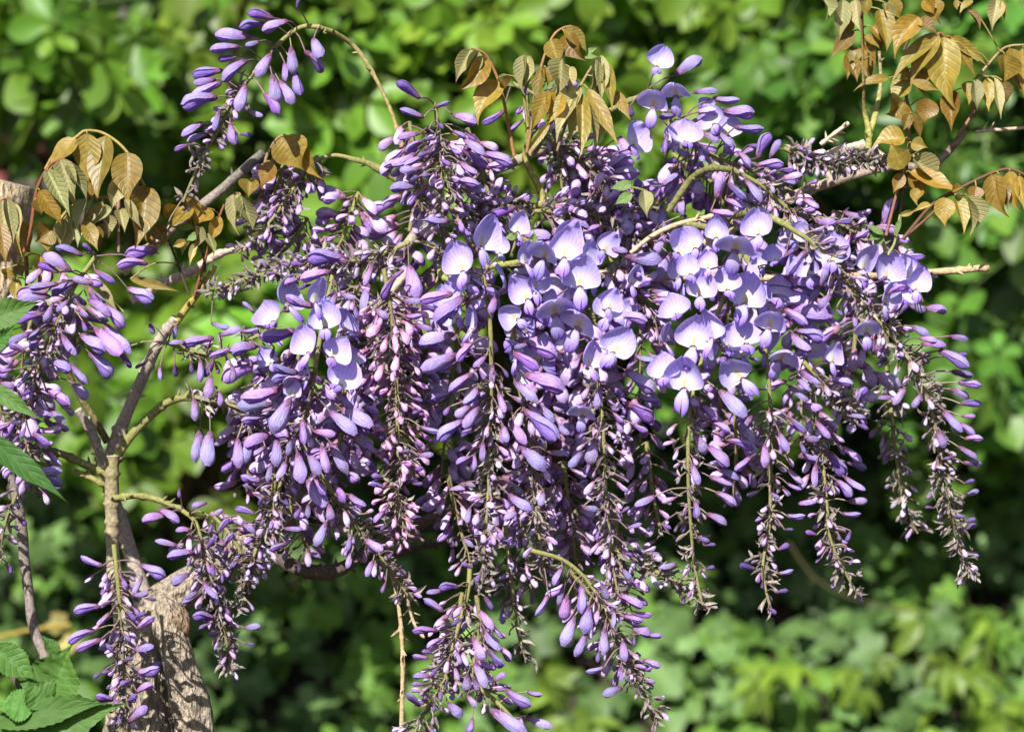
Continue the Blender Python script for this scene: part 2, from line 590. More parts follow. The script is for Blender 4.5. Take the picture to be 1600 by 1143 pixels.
SHRUB_GREEN = (0.135, 0.255, 0.022)
shrub('leafy_shrub', 'bright green shrub with rounded leaflets behind the arching raceme at top left',
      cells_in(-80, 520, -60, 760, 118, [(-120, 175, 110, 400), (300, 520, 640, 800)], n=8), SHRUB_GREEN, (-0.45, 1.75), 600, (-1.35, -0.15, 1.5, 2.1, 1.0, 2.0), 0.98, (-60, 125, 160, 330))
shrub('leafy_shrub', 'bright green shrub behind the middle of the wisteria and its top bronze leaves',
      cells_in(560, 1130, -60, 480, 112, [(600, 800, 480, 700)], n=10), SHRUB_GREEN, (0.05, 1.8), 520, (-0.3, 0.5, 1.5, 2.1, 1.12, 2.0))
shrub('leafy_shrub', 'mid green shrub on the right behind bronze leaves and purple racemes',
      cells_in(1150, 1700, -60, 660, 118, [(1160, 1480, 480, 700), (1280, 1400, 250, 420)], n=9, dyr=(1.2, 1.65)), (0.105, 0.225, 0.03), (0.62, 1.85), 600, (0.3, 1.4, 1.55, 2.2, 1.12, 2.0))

# ivy on the bank
ivy = link('ivy', None, label='dark green ivy covering the sloping bank below the shrubs', cat='ivy')
ivy.location = (0, 1.2, 0)
iinv = Matrix.Translation((0, -1.2, 0))
n_obj = 0
mb = MB()
for q in range(9000):
    x = random.uniform(-1.25, 1.25)
    y = random.uniform(1.1, 2.2)
    lift = abs(random.gauss(0, 0.05)) + 0.06 * max(0, noise.noise(Vector((x * 6, y * 6, 0))))
    p = Vector((x, y, bank_z(x, y) + 0.01 + lift))
    m = iinv @ rnd_leaf_matrix(p, 0.42, random.uniform(0.8, 1.35), 0.85, 0.55)
    f = noise.noise(Vector((x * 5 + 9, y * 5, 3)))
    base = np.array([0.10, 0.185, 0.050]) * (1 + 0.5 * f) * random.choice((0.75, 0.95, 1.05, 1.2))
    if f > 0.05 and random.random() < 0.6:
        base = np.array([0.12, 0.24, 0.035])
    k = random.randrange(3)
    vis = abs(p.x) < 0.60 * (D + y) / D / 2 and p.z > H - 0.43 * (D + y) / D / 2
    if vis and lift > 0.045 and n_obj < 299:
        link('leaf', IVY_M[k], ivy, m, base)
        n_obj += 1
    else:
        mb.stamp(IVY_T[k], m, base)
link('dense_leaves', mb.mesh('dense_leaves', M_IVY), ivy, kind='stuff')

for pts, r, c in [([(1232, 845, 1.3), (1270, 900, 1.3), (1335, 935, 1.3), (1445, 960, 1.35)], 0.0008, (0.14, 0.11, 0.06)), 
                  ([(-20, 1000, .8), (40, 985, .8), (110, 975, .8)], 0.002, (0.3, 0.22, 0.04))]:
    mb = MB()
    tube(mb, spline([np.array(at(*p)) - np.array([0, 1.2, 0]) for p in pts], 0.03), r, c, 6, 0.2)
    link('dry_stem', mb.mesh('dry_stem', M_TWIG), ivy)
for px, py, dy, c in [(85, 970, .9, (0.24, 0.20, 0.035)), (105, 1000, .9, (0.22, 0.19, 0.04)), (1575, 12, 1.3, (0.12, 0.06, 0.11))]:  # the mauve entry stands for a distant blossom
    link('yellowed_leaf_and_blossom', IVY_M[1], ivy, iinv @ frame(at(px, py, dy), (1, -.2, -.4), (-.2, -.8, .5), 0, (.7, .7, .7)), c)

# yellow-green young sprouts standing in the ivy
for (px, py, dy, word) in [(1176, 1050, 1.38, 'under the drooping raceme tips right of centre'), (1353, 1045, 1.40, 'at lower right left of the brightest sprout'),
                           (1476, 1070, 1.35, 'large and bright near the bottom right'), (1533, 992, 1.45, 'beside the right edge above the bottom corner'),
                           (1430, 1005, 1.45, 'between the right raceme tips and the corner sprouts'), (1570, 1110, 1.3, 'in the bottom right corner'),
                           (833, 1040, 1.4, 'below the thin grey raceme tip at bottom centre'), (905, 1130, 1.3, 'touching the bottom edge near the lowest raceme')]:
    c = at(px, py, dy)
    g = Vector((c.x + 0.02, c.y + 0.03, bank_z(c.x, c.y + 0.03)))
    r = link('young_sprout', None, label='yellow-green sprout in the ivy, ' + word, cat='sprout', group='yellow-green sprouts in the ivy')
    r.location = g
    iv = Matrix.Translation(-g)
    mb = MB()
    tube(mb, spline([Vector((0, 0, -0.02)), (iv @ c) * 0.5 + Vector((0.01, 0, 0)), iv @ c], 0.03), 0.0011, (0.10, 0.12, 0.04), 5)
    link('stem', mb.mesh('stem', M_TWIG), r)
    for k in range(3):
        p = c + Vector((random.gauss(0, 0.022), random.gauss(0, 0.02), random.gauss(0, 0.016)))
        t = random.uniform(0.8, 1.15)
        link('leaf', random.choice(YELL_M), r, iv @ rnd_leaf_matrix(p, 0.3, random.uniform(0.5, 0.75), 0.8, 0.5), (0.155 * t, 0.245 * t, 0.028))

def box(mb, lo, hi, col):
    (a, b, c), (d, e, f) = lo, hi
    v = [(a, b, c), (d, b, c), (d, e, c), (a, e, c), (a, b, f), (d, b, f), (d, e, f), (a, e, f)]
    mb.add(v, [(0, 3, 2, 1), (4, 5, 6, 7), (0, 1, 5, 4), (1, 2, 6, 5), (2, 3, 7, 6), (3, 0, 4, 7)], col)


# added hedge coloured near black to stand in for deep shade behind everything
backing = link('shade_backing', None, label='near-black added shade hedge filling the gaps behind the shrubs', cat='backing')
backing.location = (0, 3.2, 0)
mb = MB()
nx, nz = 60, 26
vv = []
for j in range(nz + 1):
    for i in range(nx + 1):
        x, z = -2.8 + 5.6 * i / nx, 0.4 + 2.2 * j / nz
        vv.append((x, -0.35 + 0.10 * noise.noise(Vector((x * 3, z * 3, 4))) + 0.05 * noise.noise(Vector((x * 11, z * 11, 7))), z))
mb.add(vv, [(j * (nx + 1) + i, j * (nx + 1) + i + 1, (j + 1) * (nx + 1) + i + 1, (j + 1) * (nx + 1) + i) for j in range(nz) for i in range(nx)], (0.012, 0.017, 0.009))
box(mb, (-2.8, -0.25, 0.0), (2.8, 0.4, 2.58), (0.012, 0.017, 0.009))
link('shade_core', mb.mesh('shade_core', M_SOIL), backing)
mb = MB()
tq = leaf_grid(2, 2, w_lance, 0.3, 0.1)
for _ in range(7000):
    x, z = random.uniform(-2.4, 2.4), random.uniform(0.8, 2.5)
    p = Vector((x, -0.40 + 0.10 * noise.noise(Vector((x * 3, z * 3, 4))) + random.uniform(-.05, .03), z))
    L = random.uniform(0.03, 0.055)
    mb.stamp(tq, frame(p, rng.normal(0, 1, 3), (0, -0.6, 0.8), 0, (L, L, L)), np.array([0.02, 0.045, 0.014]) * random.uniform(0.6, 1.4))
link('dark_shade_leaves', mb.mesh('dark_shade_leaves', M_SHRUB), backing, kind='stuff')

# low brick wall glimpsed through the gap at the left
wall = link('brick_wall', None, label='reddish brown brick wall glimpsed through the shrubs at the left edge', cat='wall')
wall.location = (-1.0, 2.25, 0.85)
mb = MB()
box(mb, (-0.5, 0.01, -0.85), (0.42, 0.2, 1.0), (0.22, 0.18, 0.16))
link('mortar', mb.mesh('mortar', M_BRICK), wall)
mb = MB()
box(mb, (-0.104, -0.006, -0.031), (0.104, 0.012, 0.031), (0.24, 0.10, 0.08))
brick_me = mb.mesh('brick', M_BRICK)
for j in range(14):
    for i in range(5):
        x = -0.39 + i * 0.218 + (j % 2) * 0.109
        if x > 0.33:
            continue
        link('brick', brick_me, wall, Matrix.Translation((x, random.uniform(-0.003, 0.003), -0.01 + j * 0.073)), (random.uniform(.8, 1.2), random.uniform(.8, 1.1), random.uniform(.8, 1.1)))

# ------------------------------------------------------------------ templates: buds and flowers
PALE = np.array([0.60, 0.555, 0.92])
LILAC = np.array([0.56, 0.435, 0.86])
VIOLET = np.array([0.31, 0.17, 0.67])
DEEP = np.array([0.13, 0.055, 0.40])
PINK = np.array([0.50, 0.27, 0.50])
CALYX = np.array([0.27, 0.13, 0.20])
GREYB = np.array([0.30, 0.22, 0.21])


def lerp(a, b, t):
    t = min(max(t, 0), 1)
    return np.asarray(a) * (1 - t) + np.asarray(b) * t


def bud_tpl(nr, ns, fat, bend, open_=0.0, pink=0.3, calyx=0.2, dark=0.0, sheet_=True):
    """Papilionaceous bud along +X (length 1), dorsal side +Z: calyx cup, keel body and the wrapped banner petal."""
    mb = MB()
    # body (keel and wings)
    def cen(t):
        return np.array([t, 0, bend * (math.sin(math.pi * t) - 0.25 * t) - 0.0])
    def rad(t):
        if t < 0.16:
            return 0.055 + 0.10 * (t / 0.16) ** 0.6 * 0.6
        s = (t - 0.16) / 0.84
        return (0.115 + (fat - 0.115) * math.sin(min(1, s * 1.45) * math.pi / 2) ** 1.3) * (max(0, 1 - max(0, (s - 0.62) / 0.38) ** 2.4)) ** 0.55 + 0.004
    V, C, F = [], [], []
    for i in range(nr + 1):
        t = i / nr
        c, r = cen(t), rad(t) * (0.9 if sheet_ else 1.0)
        for k in range(ns):
            a = 2 * math.pi * k / ns
            V.append(c + np.array([0, math.cos(a) * r * 0.9, math.sin(a) * r - 0.012 * t]))
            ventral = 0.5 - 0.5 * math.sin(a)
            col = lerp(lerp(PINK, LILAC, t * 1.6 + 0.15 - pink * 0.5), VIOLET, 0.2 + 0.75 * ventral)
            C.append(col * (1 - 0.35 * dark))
    for i in range(nr):
        for k in range(ns):
            k2 = (k + 1) % ns
            F.append((i * ns + k, (i + 1) * ns + k, (i + 1) * ns + k2, i * ns + k2))
    F.append(tuple(range(ns))[::1])
    F.append(tuple(nr * ns + k for k in range(ns))[::-1])
    V = [p + np.array([0, 0, 0.02 * max(0, p[0] - 0.8) * 5]) for p in V]
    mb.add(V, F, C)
    if sheet_:
        # banner petal wrapped round the dorsal side
        V, C, F = [], [], []
        na = 8
        for i in range(nr + 1):
            t = 0.14 + 0.87 * i / nr
            c, r = cen(t), rad(min(t, 0.985)) * 1.03 + 0.006
            wrap = 1.78 - 0.35 * max(0, t - 0.5) * 2 - 0.25 * max(0, 0.35 - t) - open_ * max(0, t - 0.3)
            lift = open_ * 0.12 * max(0, t - 0.35)
            for k in range(na + 1):
                q = -1 + 2 * k / na
                a = math.pi / 2 + q * wrap
                flare = 1 + 0.13 * abs(q) ** 4 - 0.05 * (1 - abs(q)) ** 6 + open_ * 0.25 * abs(q) ** 2 * max(0, t - .3)
                V.append(c + np.array([0.0, math.cos(a) * r * 0.92 * flare, math.sin(a) * r * flare + lift - 0.006 * (1 - abs(q)) ** 8 * 2]))
                col = lerp(PINK, LILAC, (t - 0.1) * (2.6 - 2 * pink))
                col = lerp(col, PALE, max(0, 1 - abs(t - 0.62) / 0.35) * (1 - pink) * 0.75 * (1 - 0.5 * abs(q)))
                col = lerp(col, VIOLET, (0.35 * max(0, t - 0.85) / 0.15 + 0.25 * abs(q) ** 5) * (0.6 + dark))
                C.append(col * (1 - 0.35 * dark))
        for i in range(nr):
            for k in range(na):
                b = i * (na + 1) + k
                F.append((b, b + 1, b + na + 2, b + na + 1))
        V = [np.array(p) + 0.012 * np.array(noise.noise_vector(Vector(p) * 7 + Vector((fat * 90, bend * 70, 0)))) for p in V]
        UV = [(-1 + 2 * k / na, i / nr) for i in range(nr + 1) for k in range(na + 1)]
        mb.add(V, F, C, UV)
    # calyx cup with five teeth
    V, C, F = [], [], []
    nc = 10
    rows = [(-0.02, 0.03), (0.02, 0.085), (calyx * 0.55, 0.125), (calyx, 0.132)]
    for i, (x, r) in enumerate(rows):
        for k in range(nc):
            a = 2 * math.pi * k / nc
            xx = x + (0.05 * (k % 2) if i == 3 else 0)
            cc = cen(max(0, xx))
            V.append(np.array([xx, math.cos(a) * r * 0.85, math.sin(a) * r + cc[2]]))
            C.append(lerp(CALYX, PINK * 0.85, i / 3 * 0.7))
    for i in range(len(rows) - 1):
        for k in range(nc):
            k2 = (k + 1) % nc
            F.append((i * nc + k, (i + 1) * nc + k, (i + 1) * nc + k2, i * nc + k2))
    mb.add(V, F, C)
    return mb.arrays()


def flower_tpl(fold, hood, cup, wing_drop, asym=0.0, point=0.0, seed=0):
    """Open pea flower: banner petal from the origin up +Z facing -Y; wings and keel project forward and down."""
    mb = MB()
    nv, nu = 14, 14
    V, C, F = [], [], []
    for i in range(nv + 1):
        t = i / nv
        w = 0.54 * (math.sin(math.pi * (0.035 + 0.955 * t) ** (0.86 - 0.12 * point)) ** (0.58 + 0.35 * point)) + 0.012
        if t < 0.12:
            w *= 0.45 + 0.55 * t / 0.12
        for j in range(nu + 1):
            u = -1 + 2 * j / nu
            x = u * w * (1 + asym * u)
            notch = 0.035 * (1 - abs(u)) ** 3 * (t > 0.85)
            z = t * 1.0 - 0.10 * abs(u) ** 1.5 * math.sin(math.pi * t) * (1 - t) * 2 - notch
            y = fold * abs(x) + cup * (0.95 * x * x) * -1.0 - hood * max(0, t - 0.35) ** 2 * 1.1 + 0.10 * math.sin(math.pi * t) * (1 - u * u)
            edge = max(abs(u), abs(2 * t - 1) if t > .5 else 0)
            y += 0.035 * math.sin(5 * t + 3.1 * u + seed) * edge ** 2 + 0.05 * math.sin(6 * u * t + seed * 2) * abs(u) ** 3
            x += 0.03 * math.sin(6 * t + seed * 1.7) * u * u; z += 0.03 * math.sin(4 * u + seed * 2.3) * t * t
            y -= 0.07 * max(0, edge - 0.80) / 0.20
            V.append((x, y, z))
            d = math.hypot(x * 1.25, (z - 0.16) * 1.0)
            col = lerp(PALE, np.array([0.45, 0.36, 0.82]), (d - 0.15) / 0.62)
            col = lerp(col, np.array([0.78, 0.76, 0.90]), 0.95 - d / 0.50)
            g = math.hypot(x * 2.4, (z - 0.19) * 0.8)
            col = lerp(col, np.array([0.60, 0.52, 0.06]), (1.25 - g / 0.21) * 0.9)
            if edge > 0.93:
                col = lerp(col, PALE, 0.35)
            crease = max(0, 1 - abs(u) / 0.16)
            y += 0.030 * crease * math.sin(math.pi * min(1, t * 1.1))
            V[-1] = (x, y, z)
            C.append(col)
    for i in range(nv):
        for j in range(nu):
            b = i * (nu + 1) + j
            F.append((b, b + 1, b + nu + 2, b + nu + 1))
    mb.add(V, F, C, [(math.atan2(p[0], p[2] + 0.08), 0.5) for p in V])
    # wings: two cupped petals; keel between them
    for s in (-1, 1):
        V, C, F = [], [], []
        n1, n2 = 9, 6
        for i in range(n1 + 1):
            t = i / n1
            w = 0.23 * math.sin(math.pi * (0.06 + 0.94 * t) ** 0.95) ** 0.6 + 0.01
            for j in range(n2 + 1):
                q = j / n2
                a = -0.9 + q * 2.45
                V.append(tuple(1.22 * _q for _q in (s * (-0.02 + (0.21 + 0.02 * s * math.sin(seed * 3)) * math.cos(a) * (w / 0.23) * (0.45 + 0.55 * t) + 0.04 * t),
                          -0.03 - 0.50 * t * 0.62 - 0.5 * w * math.sin(a) * 0.9,
                          0.03 - (0.50 + 0.05 * s * math.sin(seed * 5 + 1)) * t * wing_drop - w * 0.55 * math.sin(a) * 0.4 + 0.04 * math.sin(math.pi * t))))
                C.append(lerp(PALE * 0.95, lerp(VIOLET, DEEP, q * 0.3), (t - 0.12) * 1.35))
        for i in range(n1):
            for j in range(n2):
                b = i * (n2 + 1) + j
                F.append((b, b + 1, b + n2 + 2, b + n2 + 1))
        mb.add(V, F, C)
    V, C, F = [], [], []
    for i in range(9):
        t = i / 8
        r = 0.075 * math.sin(math.pi * (0.1 + 0.88 * t)) + 0.008
        for k in range(6):
            a = 2 * math.pi * k / 6
            V.append((math.cos(a) * r * 0.8, -0.03 - 0.30 * t, 0.03 - 0.46 * t * wing_drop + math.sin(a) * r * 1.2))
            C.append(lerp(LILAC, VIOLET, t * 1.3))
    for i in range(8):
        for k in range(6):
            F.append((i * 6 + k, i * 6 + (k + 1) % 6, (i + 1) * 6 + (k + 1) % 6, (i + 1) * 6 + k))
    mb.add(V, F, C)
    # calyx behind the banner
    V, C, F = [], [], []
    for i, (yy, r) in enumerate([(0.24, 0.03), (0.17, 0.085), (0.05, 0.12), (-0.02, 0.115)]):
        for k in range(10):
            a = 2 * math.pi * k / 10
            V.append((math.cos(a) * r, yy - (0.05 * (k % 2) if i == 3 else 0), math.sin(a) * r * 0.9 + 0.0))
            C.append(lerp(CALYX, PINK, i / 3 * 0.6))
    for i in range(3):
        for k in range(10):
            F.append((i * 10 + k, i * 10 + (k + 1) % 10, (i + 1) * 10 + (k + 1) % 10, (i + 1) * 10 + k))
    mb.add(V, F, C)
    return mb.arrays()


BIG_T = [bud_tpl(11, 9, 0.21, 0.05, 0.0, 0.12), bud_tpl(11, 9, 0.215, 0.075, 0.25, 0.08), bud_tpl(11, 9, 0.185, 0.03, 0.0, 0.22), bud_tpl(11, 9, 0.22, 0.09, 0.55, 0.05), bud_tpl(11, 9, 0.20, -0.03, 0.1, 0.16), bud_tpl(11, 9, 0.19, 0.11, 0.35, 0.2), bud_tpl(11, 9, 0.23, 0.06, 0.8, 0.02)]
MED_T = [bud_tpl(8, 7, 0.18, 0.03, 0.0, 0.42, 0.24), bud_tpl(8, 7, 0.20, 0.06, 0.1, 0.5, 0.26), bud_tpl(8, 7, 0.17, 0.0, 0.0, 0.36, 0.28, 0.4), bud_tpl(8, 7, 0.16, -0.04, 0.2, 0.3, 0.22), bud_tpl(8, 7, 0.21, 0.09, 0.3, 0.55, 0.3)]
SML_T = [bud_tpl(6, 6, 0.21, 0.02, 0.0, 0.75, 0.42, 0.3, False), bud_tpl(6, 6, 0.19, 0.05, 0.0, 0.62, 0.5, 0.45, False)]
FLW_T = [flower_tpl(0.10, 0.14, 0.6, 0.95, 0.0, 0.0, 0), flower_tpl(0.22, 0.32, 0.45, 1.0, 0.05, 0.45, 1), flower_tpl(0.0, 0.08, 0.8, 0.9, -0.04, 0.1, 2),
         flower_tpl(0.4, 0.22, 0.35, 1.0, 0.0, 0.75, 3), flower_tpl(0.1, 0.55, 0.7, 1.1, 0.03, 0.25, 4), flower_tpl(0.16, 0.2, 0.5, 0.9, 0.10, 0.3, 5), flower_tpl(0.05, 0.26, 0.9, 0.8, -0.12, 0.2, 6.3), flower_tpl(0.3, 0.1, 0.3, 1.05, 0.08, 0.15, 7.7)]
BIG_M = [tpl_mesh('bud', t, M_PETAL) for t in BIG_T]
MED_M = [tpl_mesh('bud', t, M_PETAL) for t in MED_T]
SML_M = [tpl_mesh('bud', t, M_PETAL) for t in SML_T]
FLW_M = [tpl_mesh('flower', t, M_BANNER) for t in FLW_T]
BR = leaf_grid(5, 2, lambda t: 0.6 * w_lance(t), 1.8, 0.45, 0.12)

# ------------------------------------------------------------------ the wisteria
VX, VY = at(225, 1143, 0.0).x, 0.03
vine = link('wisteria_vine', None, label='old wisteria vine with gnarled tan trunk, hanging purple racemes and bronze young leaves', cat='vine')
vine.location = (VX, VY, 0)
VINV = Matrix.Translation((-VX, -VY, 0))
VO = np.array([VX, VY, 0.0])


def pxline(pts, step_px=8):
    """pts: (px, py, dy, radius_px) -> world points and radii, relative to the vine's base"""
    q = spline([(p[0] * K, p[1] * K, p[2], p[3] * K) for p in pts], step_px * K)
    w = np.array([np.array(at(a / K, b / K, c)) for a, b, c, _ in q]) - VO
    return w, q[:, 3] * (D + q[:, 2]) / D


TAN = (0.42, 0.345, 0.26)
GREY = (0.36, 0.30, 0.25)
DARKB = (0.10, 0.075, 0.06)
YGREEN = (0.21, 0.205, 0.07)
PALEB = (0.46, 0.37, 0.29)

# trunk down to the ground
mb = MB()
w, r = pxline([(250, 3400, 0.05, 120), (240, 2400, 0.04, 95), (225, 1700, 0.02, 82), (222, 1300, 0.0, 74), (222, 1143, 0.0, 70), (226, 1060, 0.0, 62), (240, 985, 0.0, 50), (262, 940, 0.0, 42),
               (308, 908, 0.0, 33), (352, 872, 0.008, 29), (400, 842, 0.02, 27), (455, 795, 0.04, 24), (515, 730, 0.055, 22), (570, 655, 0.06, 20), (605, 560, 0.06, 18), (640, 470, 0.055, 16), (720, 400, 0.05, 16), (830, 370, 0.05, 12)], 5)
tube(mb, w, r * 0.84, TAN, 60, 0.16, True, 11, 1.0)
w, r = pxline([(330, 1500, -0.02, 40), (318, 1250, -0.02, 34), (305, 1143, -0.022, 30), (288, 1060, -0.022, 27), (272, 1000, -0.02, 24), (262, 955, -0.012, 26), (255, 930, 0, 20)], 8)
tube(mb, w, r, TAN, 40, 0.2, True, 11, 3.0)
w, r = pxline([(246, 958, -0.004, 24), (266, 966, -0.014, 24), (281, 976, -0.02, 19), (289, 984, -0.022, 11), (291, 988, -0.022, 6)], 4)
tube(mb, w, r, np.array([lerp(TAN, (0.24, 0.15, 0.09), i / (len(w) - 1)) for i in range(len(w))]), 16, 0.35, True, 4, 5.0)
link('trunk', mb.mesh('trunk', M_BARK), vine)


def branch(pts, col, mat=None, seg=9, wob=0.25, cap=None, nodes=0, c2=None):
    mb = MB()
    w, r = pxline(pts, 6)
    r = r * 0.86
    n = len(w)
    cols = np.array([lerp(col, c2 if c2 is not None else col, i / (n - 1)) for i in range(n)])
    r = r.copy()
    for _ in range(nodes):
        k = random.randrange(1, n - 1)
        r[k] *= 1.3
    tube(mb, w, r, cols, seg, wob, True, 0, random.random() * 9, cap)
    for _ in range(nodes * 2):
        k = random.randrange(1, n - 1)
        d = np.cross(w[k + 1] - w[k - 1], rng.normal(0, 1, 3))
        d /= np.linalg.norm(d) + 1e-9
        d = d + 0.6 * (w[k + 1] - w[k - 1]) / (np.linalg.norm(w[k + 1] - w[k - 1]) + 1e-9)
        ln = random.uniform(5, 13) * K
        tube(mb, [w[k], w[k] + d * (r[k] + ln * 0.4), w[k] + d * (r[k] + ln)], np.array([0.75, 0.5, 0.12]) * min(r[k], 4.5 * K), cols[k] * random.uniform(0.8, 1.2), 5, 0.3)
    return link('branch', mb.mesh('branch', mat or M_TWIG), vine)


CUT = (0.62, 0.55, 0.40)
branch([(205, 1010, -0.01, 22), (185, 930, -0.015, 16), (176, 850, -0.02, 12.5), (175, 780, -0.022, 12.5), (176, 712, -0.022, 12.5)], TAN, cap=CUT, c2=(0.22, 0.19, 0.09), nodes=5)
branch([(235, 985, 0.03, 26), (215, 900, 0.035, 17), (190, 820, 0.035, 14), (172, 760, 0.03, 14), (178, 700, 0.02, 14), (205, 630, 0.015, 11), (225, 585, 0.01, 11), (250, 530, 0.005, 10), (275, 497, 0.0, 10)], GREY, nodes=4, cap=CUT)
branch([(170, 740, 0.02, 11), (155, 705, 0.015, 9), (140, 670, 0.01, 9), (122, 640, 0.005, 7)], GREY, nodes=2)
branch([(168, 690, 0.02, 7), (148, 655, 0.015, 7), (120, 610, 0.01, 6), (100, 560, 0.0, 5)], (0.17, 0.15, 0.06))
branch([(170, 742, -0.02, 7), (140, 728, -0.02, 7), (105, 712, -0.02, 7), (70, 700, -0.025, 5)], YGREEN, nodes=3, c2=(0.2, 0.18, 0.08))
branch([(180, 770, -0.02, 6), (150, 750, -0.022, 5), (115, 735, -0.02, 5)], (0.24, 0.22, 0.08), nodes=2)
branch([(182, 715, -0.02, 8), (205, 680, -0.02, 8), (232, 652, -0.02, 8), (262, 628, -0.02, 7), (300, 621, -0.02, 6), (350, 632, -0.02, 6), (400, 655, -0.02, 5)], YGREEN, nodes=4)
branch([(178, 778, -0.025, 6), (215, 774, -0.03, 6), (255, 783, -0.035, 6), (285, 797, -0.04, 5)], YGREEN, nodes=3)
branch([(272, 508, 0, 7), (300, 470, 0, 6), (325, 435, 0, 6), (336, 415, 0.0, 5)], (0.30, 0.25, 0.07), nodes=2)
branch([(205, 470, 0.035, 8), (245, 447, 0.035, 8), (300, 422, 0.035, 8), (345, 396, 0.035, 7), (420, 380, 0.04, 7)], PALEB, nodes=3)
branch([(190, 425, 0.045, 9), (250, 372, 0.045, 8), (310, 325, 0.04, 8), (365, 280, 0.035, 9), (412, 238, 0.03, 9)], PALEB, nodes=3, c2=(0.13, 0.12, 0.11))
branch([(400, 330, 0.02, 4), (420, 270, 0.02, 4), (440, 218, 0.02, 4), (460, 220, 0.01, 3)], (0.22, 0.16, 0.07))
branch([(425, 850, 0.01, 12), (450, 880, 0.0, 13), (490, 894, 0.0, 13), (530, 890, 0.005, 12), (575, 860, 0.03, 10), (640, 825, 0.035, 11), (705, 795, 0.04, 10), (770, 760, 0.045, 9)], DARKB, nodes=6, c2=(0.16, 0.12, 0.09))
branch([(600, 870, 0.05, 5), (680, 850, 0.05, 5), (760, 832, 0.05, 4)], DARKB, nodes=3)
branch([(610, 890, -0.03, 3), (622, 940, -0.03, 3.5), (628, 1000, -0.03, 4), (629, 1070, -0.03, 4), (626, 1180, -0.03, 4)], (0.45, 0.32, 0.18), nodes=5)
branch([(632, 915, -0.03, 3), (640, 950, -0.03, 3), (650, 980, -0.03, 3), (663, 996, -0.03, 2)], (0.48, 0.38, 0.22), nodes=3)
branch([(630, 320, 0.0, 5), (632, 250, 0.0, 5), (617, 190, 0.0, 3.6), (596, 140, 0.0, 3.5), (572, 97, 0.0, 4), (550, 70, 0.0, 4.5), (520, 50, -0.01, 4.5), (495, 42, -0.015, 4)], (0.42, 0.29, 0.13), nodes=7, c2=YGREEN)
branch([(632, 290, 0, 6), (605, 272, 0, 5.5), (575, 255, 0, 5), (545, 247, 0, 5)], YGREEN, nodes=3)
branch([(600, 430, 0.03, 8), (680, 330, 0.03, 9), (745, 280, 0.03, 8), (800, 255, 0.025, 8), (866, 224, 0.02, 7), (910, 200, 0.02, 6), (955, 172, 0.015, 5), (1018, 142, 0.01, 4)], GREY, nodes=5, c2=YGREEN)
branch([(640, 420, 0.03, 7), (600, 470, 0.03, 8), (580, 500, 0.035, 9)], PALEB, nodes=2)
branch([(830, 370, 0.05, 10), (900, 410, 0.02, 8), (960, 431, 0.0, 7), (1070, 433, -0.005, 7), (1200, 434, -0.01, 7), (1300, 433, -0.02, 7), (1380, 429, -0.02, 6.5), (1460, 425, -0.02, 6.5), (1545, 418, -0.02, 6)], (0.45, 0.35, 0.24), nodes=6, cap=CUT, c2=(0.42, 0.31, 0.17))
branch([(985, 395, -0.02, 4), (1020, 368, -0.02, 4.5), (1060, 350, -0.02, 4.5), (1115, 337, -0.02, 4.5)], (0.50, 0.38, 0.24), nodes=2)
branch([(1070, 350, -0.025, 5), (1110, 356, -0.025, 6), (1145, 370, -0.03, 5), (1175, 420, -0.05, 5)], YGREEN, nodes=4)
branch([(1045, 330, -0.02, 5), (1062, 305, -0.025, 6), (1082, 278, -0.03, 6), (1110, 263, -0.04, 6), (1145, 265, -0.045, 5)], YGREEN, nodes=2, c2=(0.12, 0.12, 0.04))
branch([(1140, 340, 0.0, 6), (1175, 332, -0.04, 6), (1205, 340, -0.06, 6), (1240, 358, -0.07, 6)], YGREEN, nodes=3)
branch([(1100, 380, 0.04, 10), (1215, 318, 0.03, 10), (1300, 284, 0.02, 9), (1390, 261, 0.02, 8), (1450, 262, 0.03, 7), (1475, 245, 0.03, 6), (1510, 205, 0.03, 5)], PALEB, nodes=4, c2=(0.20, 0.16, 0.12))
branch([(1300, 284, 0.02, 6), (1285, 250, 0.02, 7), (1335, 228, 0.02, 8), (1365, 236, 0.02, 7), (1395, 258, 0.02, 6)], PALEB, nodes=4)
branch([(1282, 226, 0.01, 4), (1305, 208, 0.01, 4), (1326, 192, 0.01, 4)], (0.52, 0.44, 0.30), nodes=3)
branch([(1357, 232, 0.01, 6), (1357, 200, 0.01, 6), (1351, 172, 0.01, 4), (1349, 120, 0.0, 2.5), (1346, 30, 0.0, 2)], (0.33, 0.33, 0.09), c2=(0.12, 0.03, 0.02), nodes=2)
branch([(1357, 215, 0.012, 5), (1368, 178, 0.015, 5), (1376, 130, 0.02, 3), (1374, 80, 0.02, 3)], (0.35, 0.34, 0.09), c2=(0.3, 0.24, 0.14), nodes=2)
branch([(1475, 245, 0.03, 6), (1500, 210, 0.03, 4), (1520, 175, 0.03, 4), (1540, 130, 0.03, 3)], (0.17, 0.11, 0.07), nodes=2)
branch([(1525, 206, 0.05, 3), (1560, 203, 0.05, 3), (1620, 198, 0.05, 3)], (0.50, 0.37, 0.26), nodes=2, cap=CUT)
branch([(1375, 430, -0.025, 6), (1385, 405, -0.025, 6), (1390, 395, -0.025, 5)], (0.33, 0.34, 0.08), nodes=1)
branch([(735, 300, 0.02, 6), (845, 320, 0.01, 6), (822, 250, 0.015, 6), (825, 215, 0.01, 5), (822, 150, 0.005, 4)], (0.27, 0.25, 0.07), nodes=2)
branch([(660, 378, -0.01, 5), (685, 392, -0.02, 5), (690, 430, -0.03, 5), (715, 440, -0.04, 4)], (0.24, 0.26, 0.07), nodes=2)
branch([(755, 418, -0.03, 6), (800, 412, -0.03, 6), (830, 405, -0.02, 5)], (0.25, 0.26, 0.07), nodes=2)

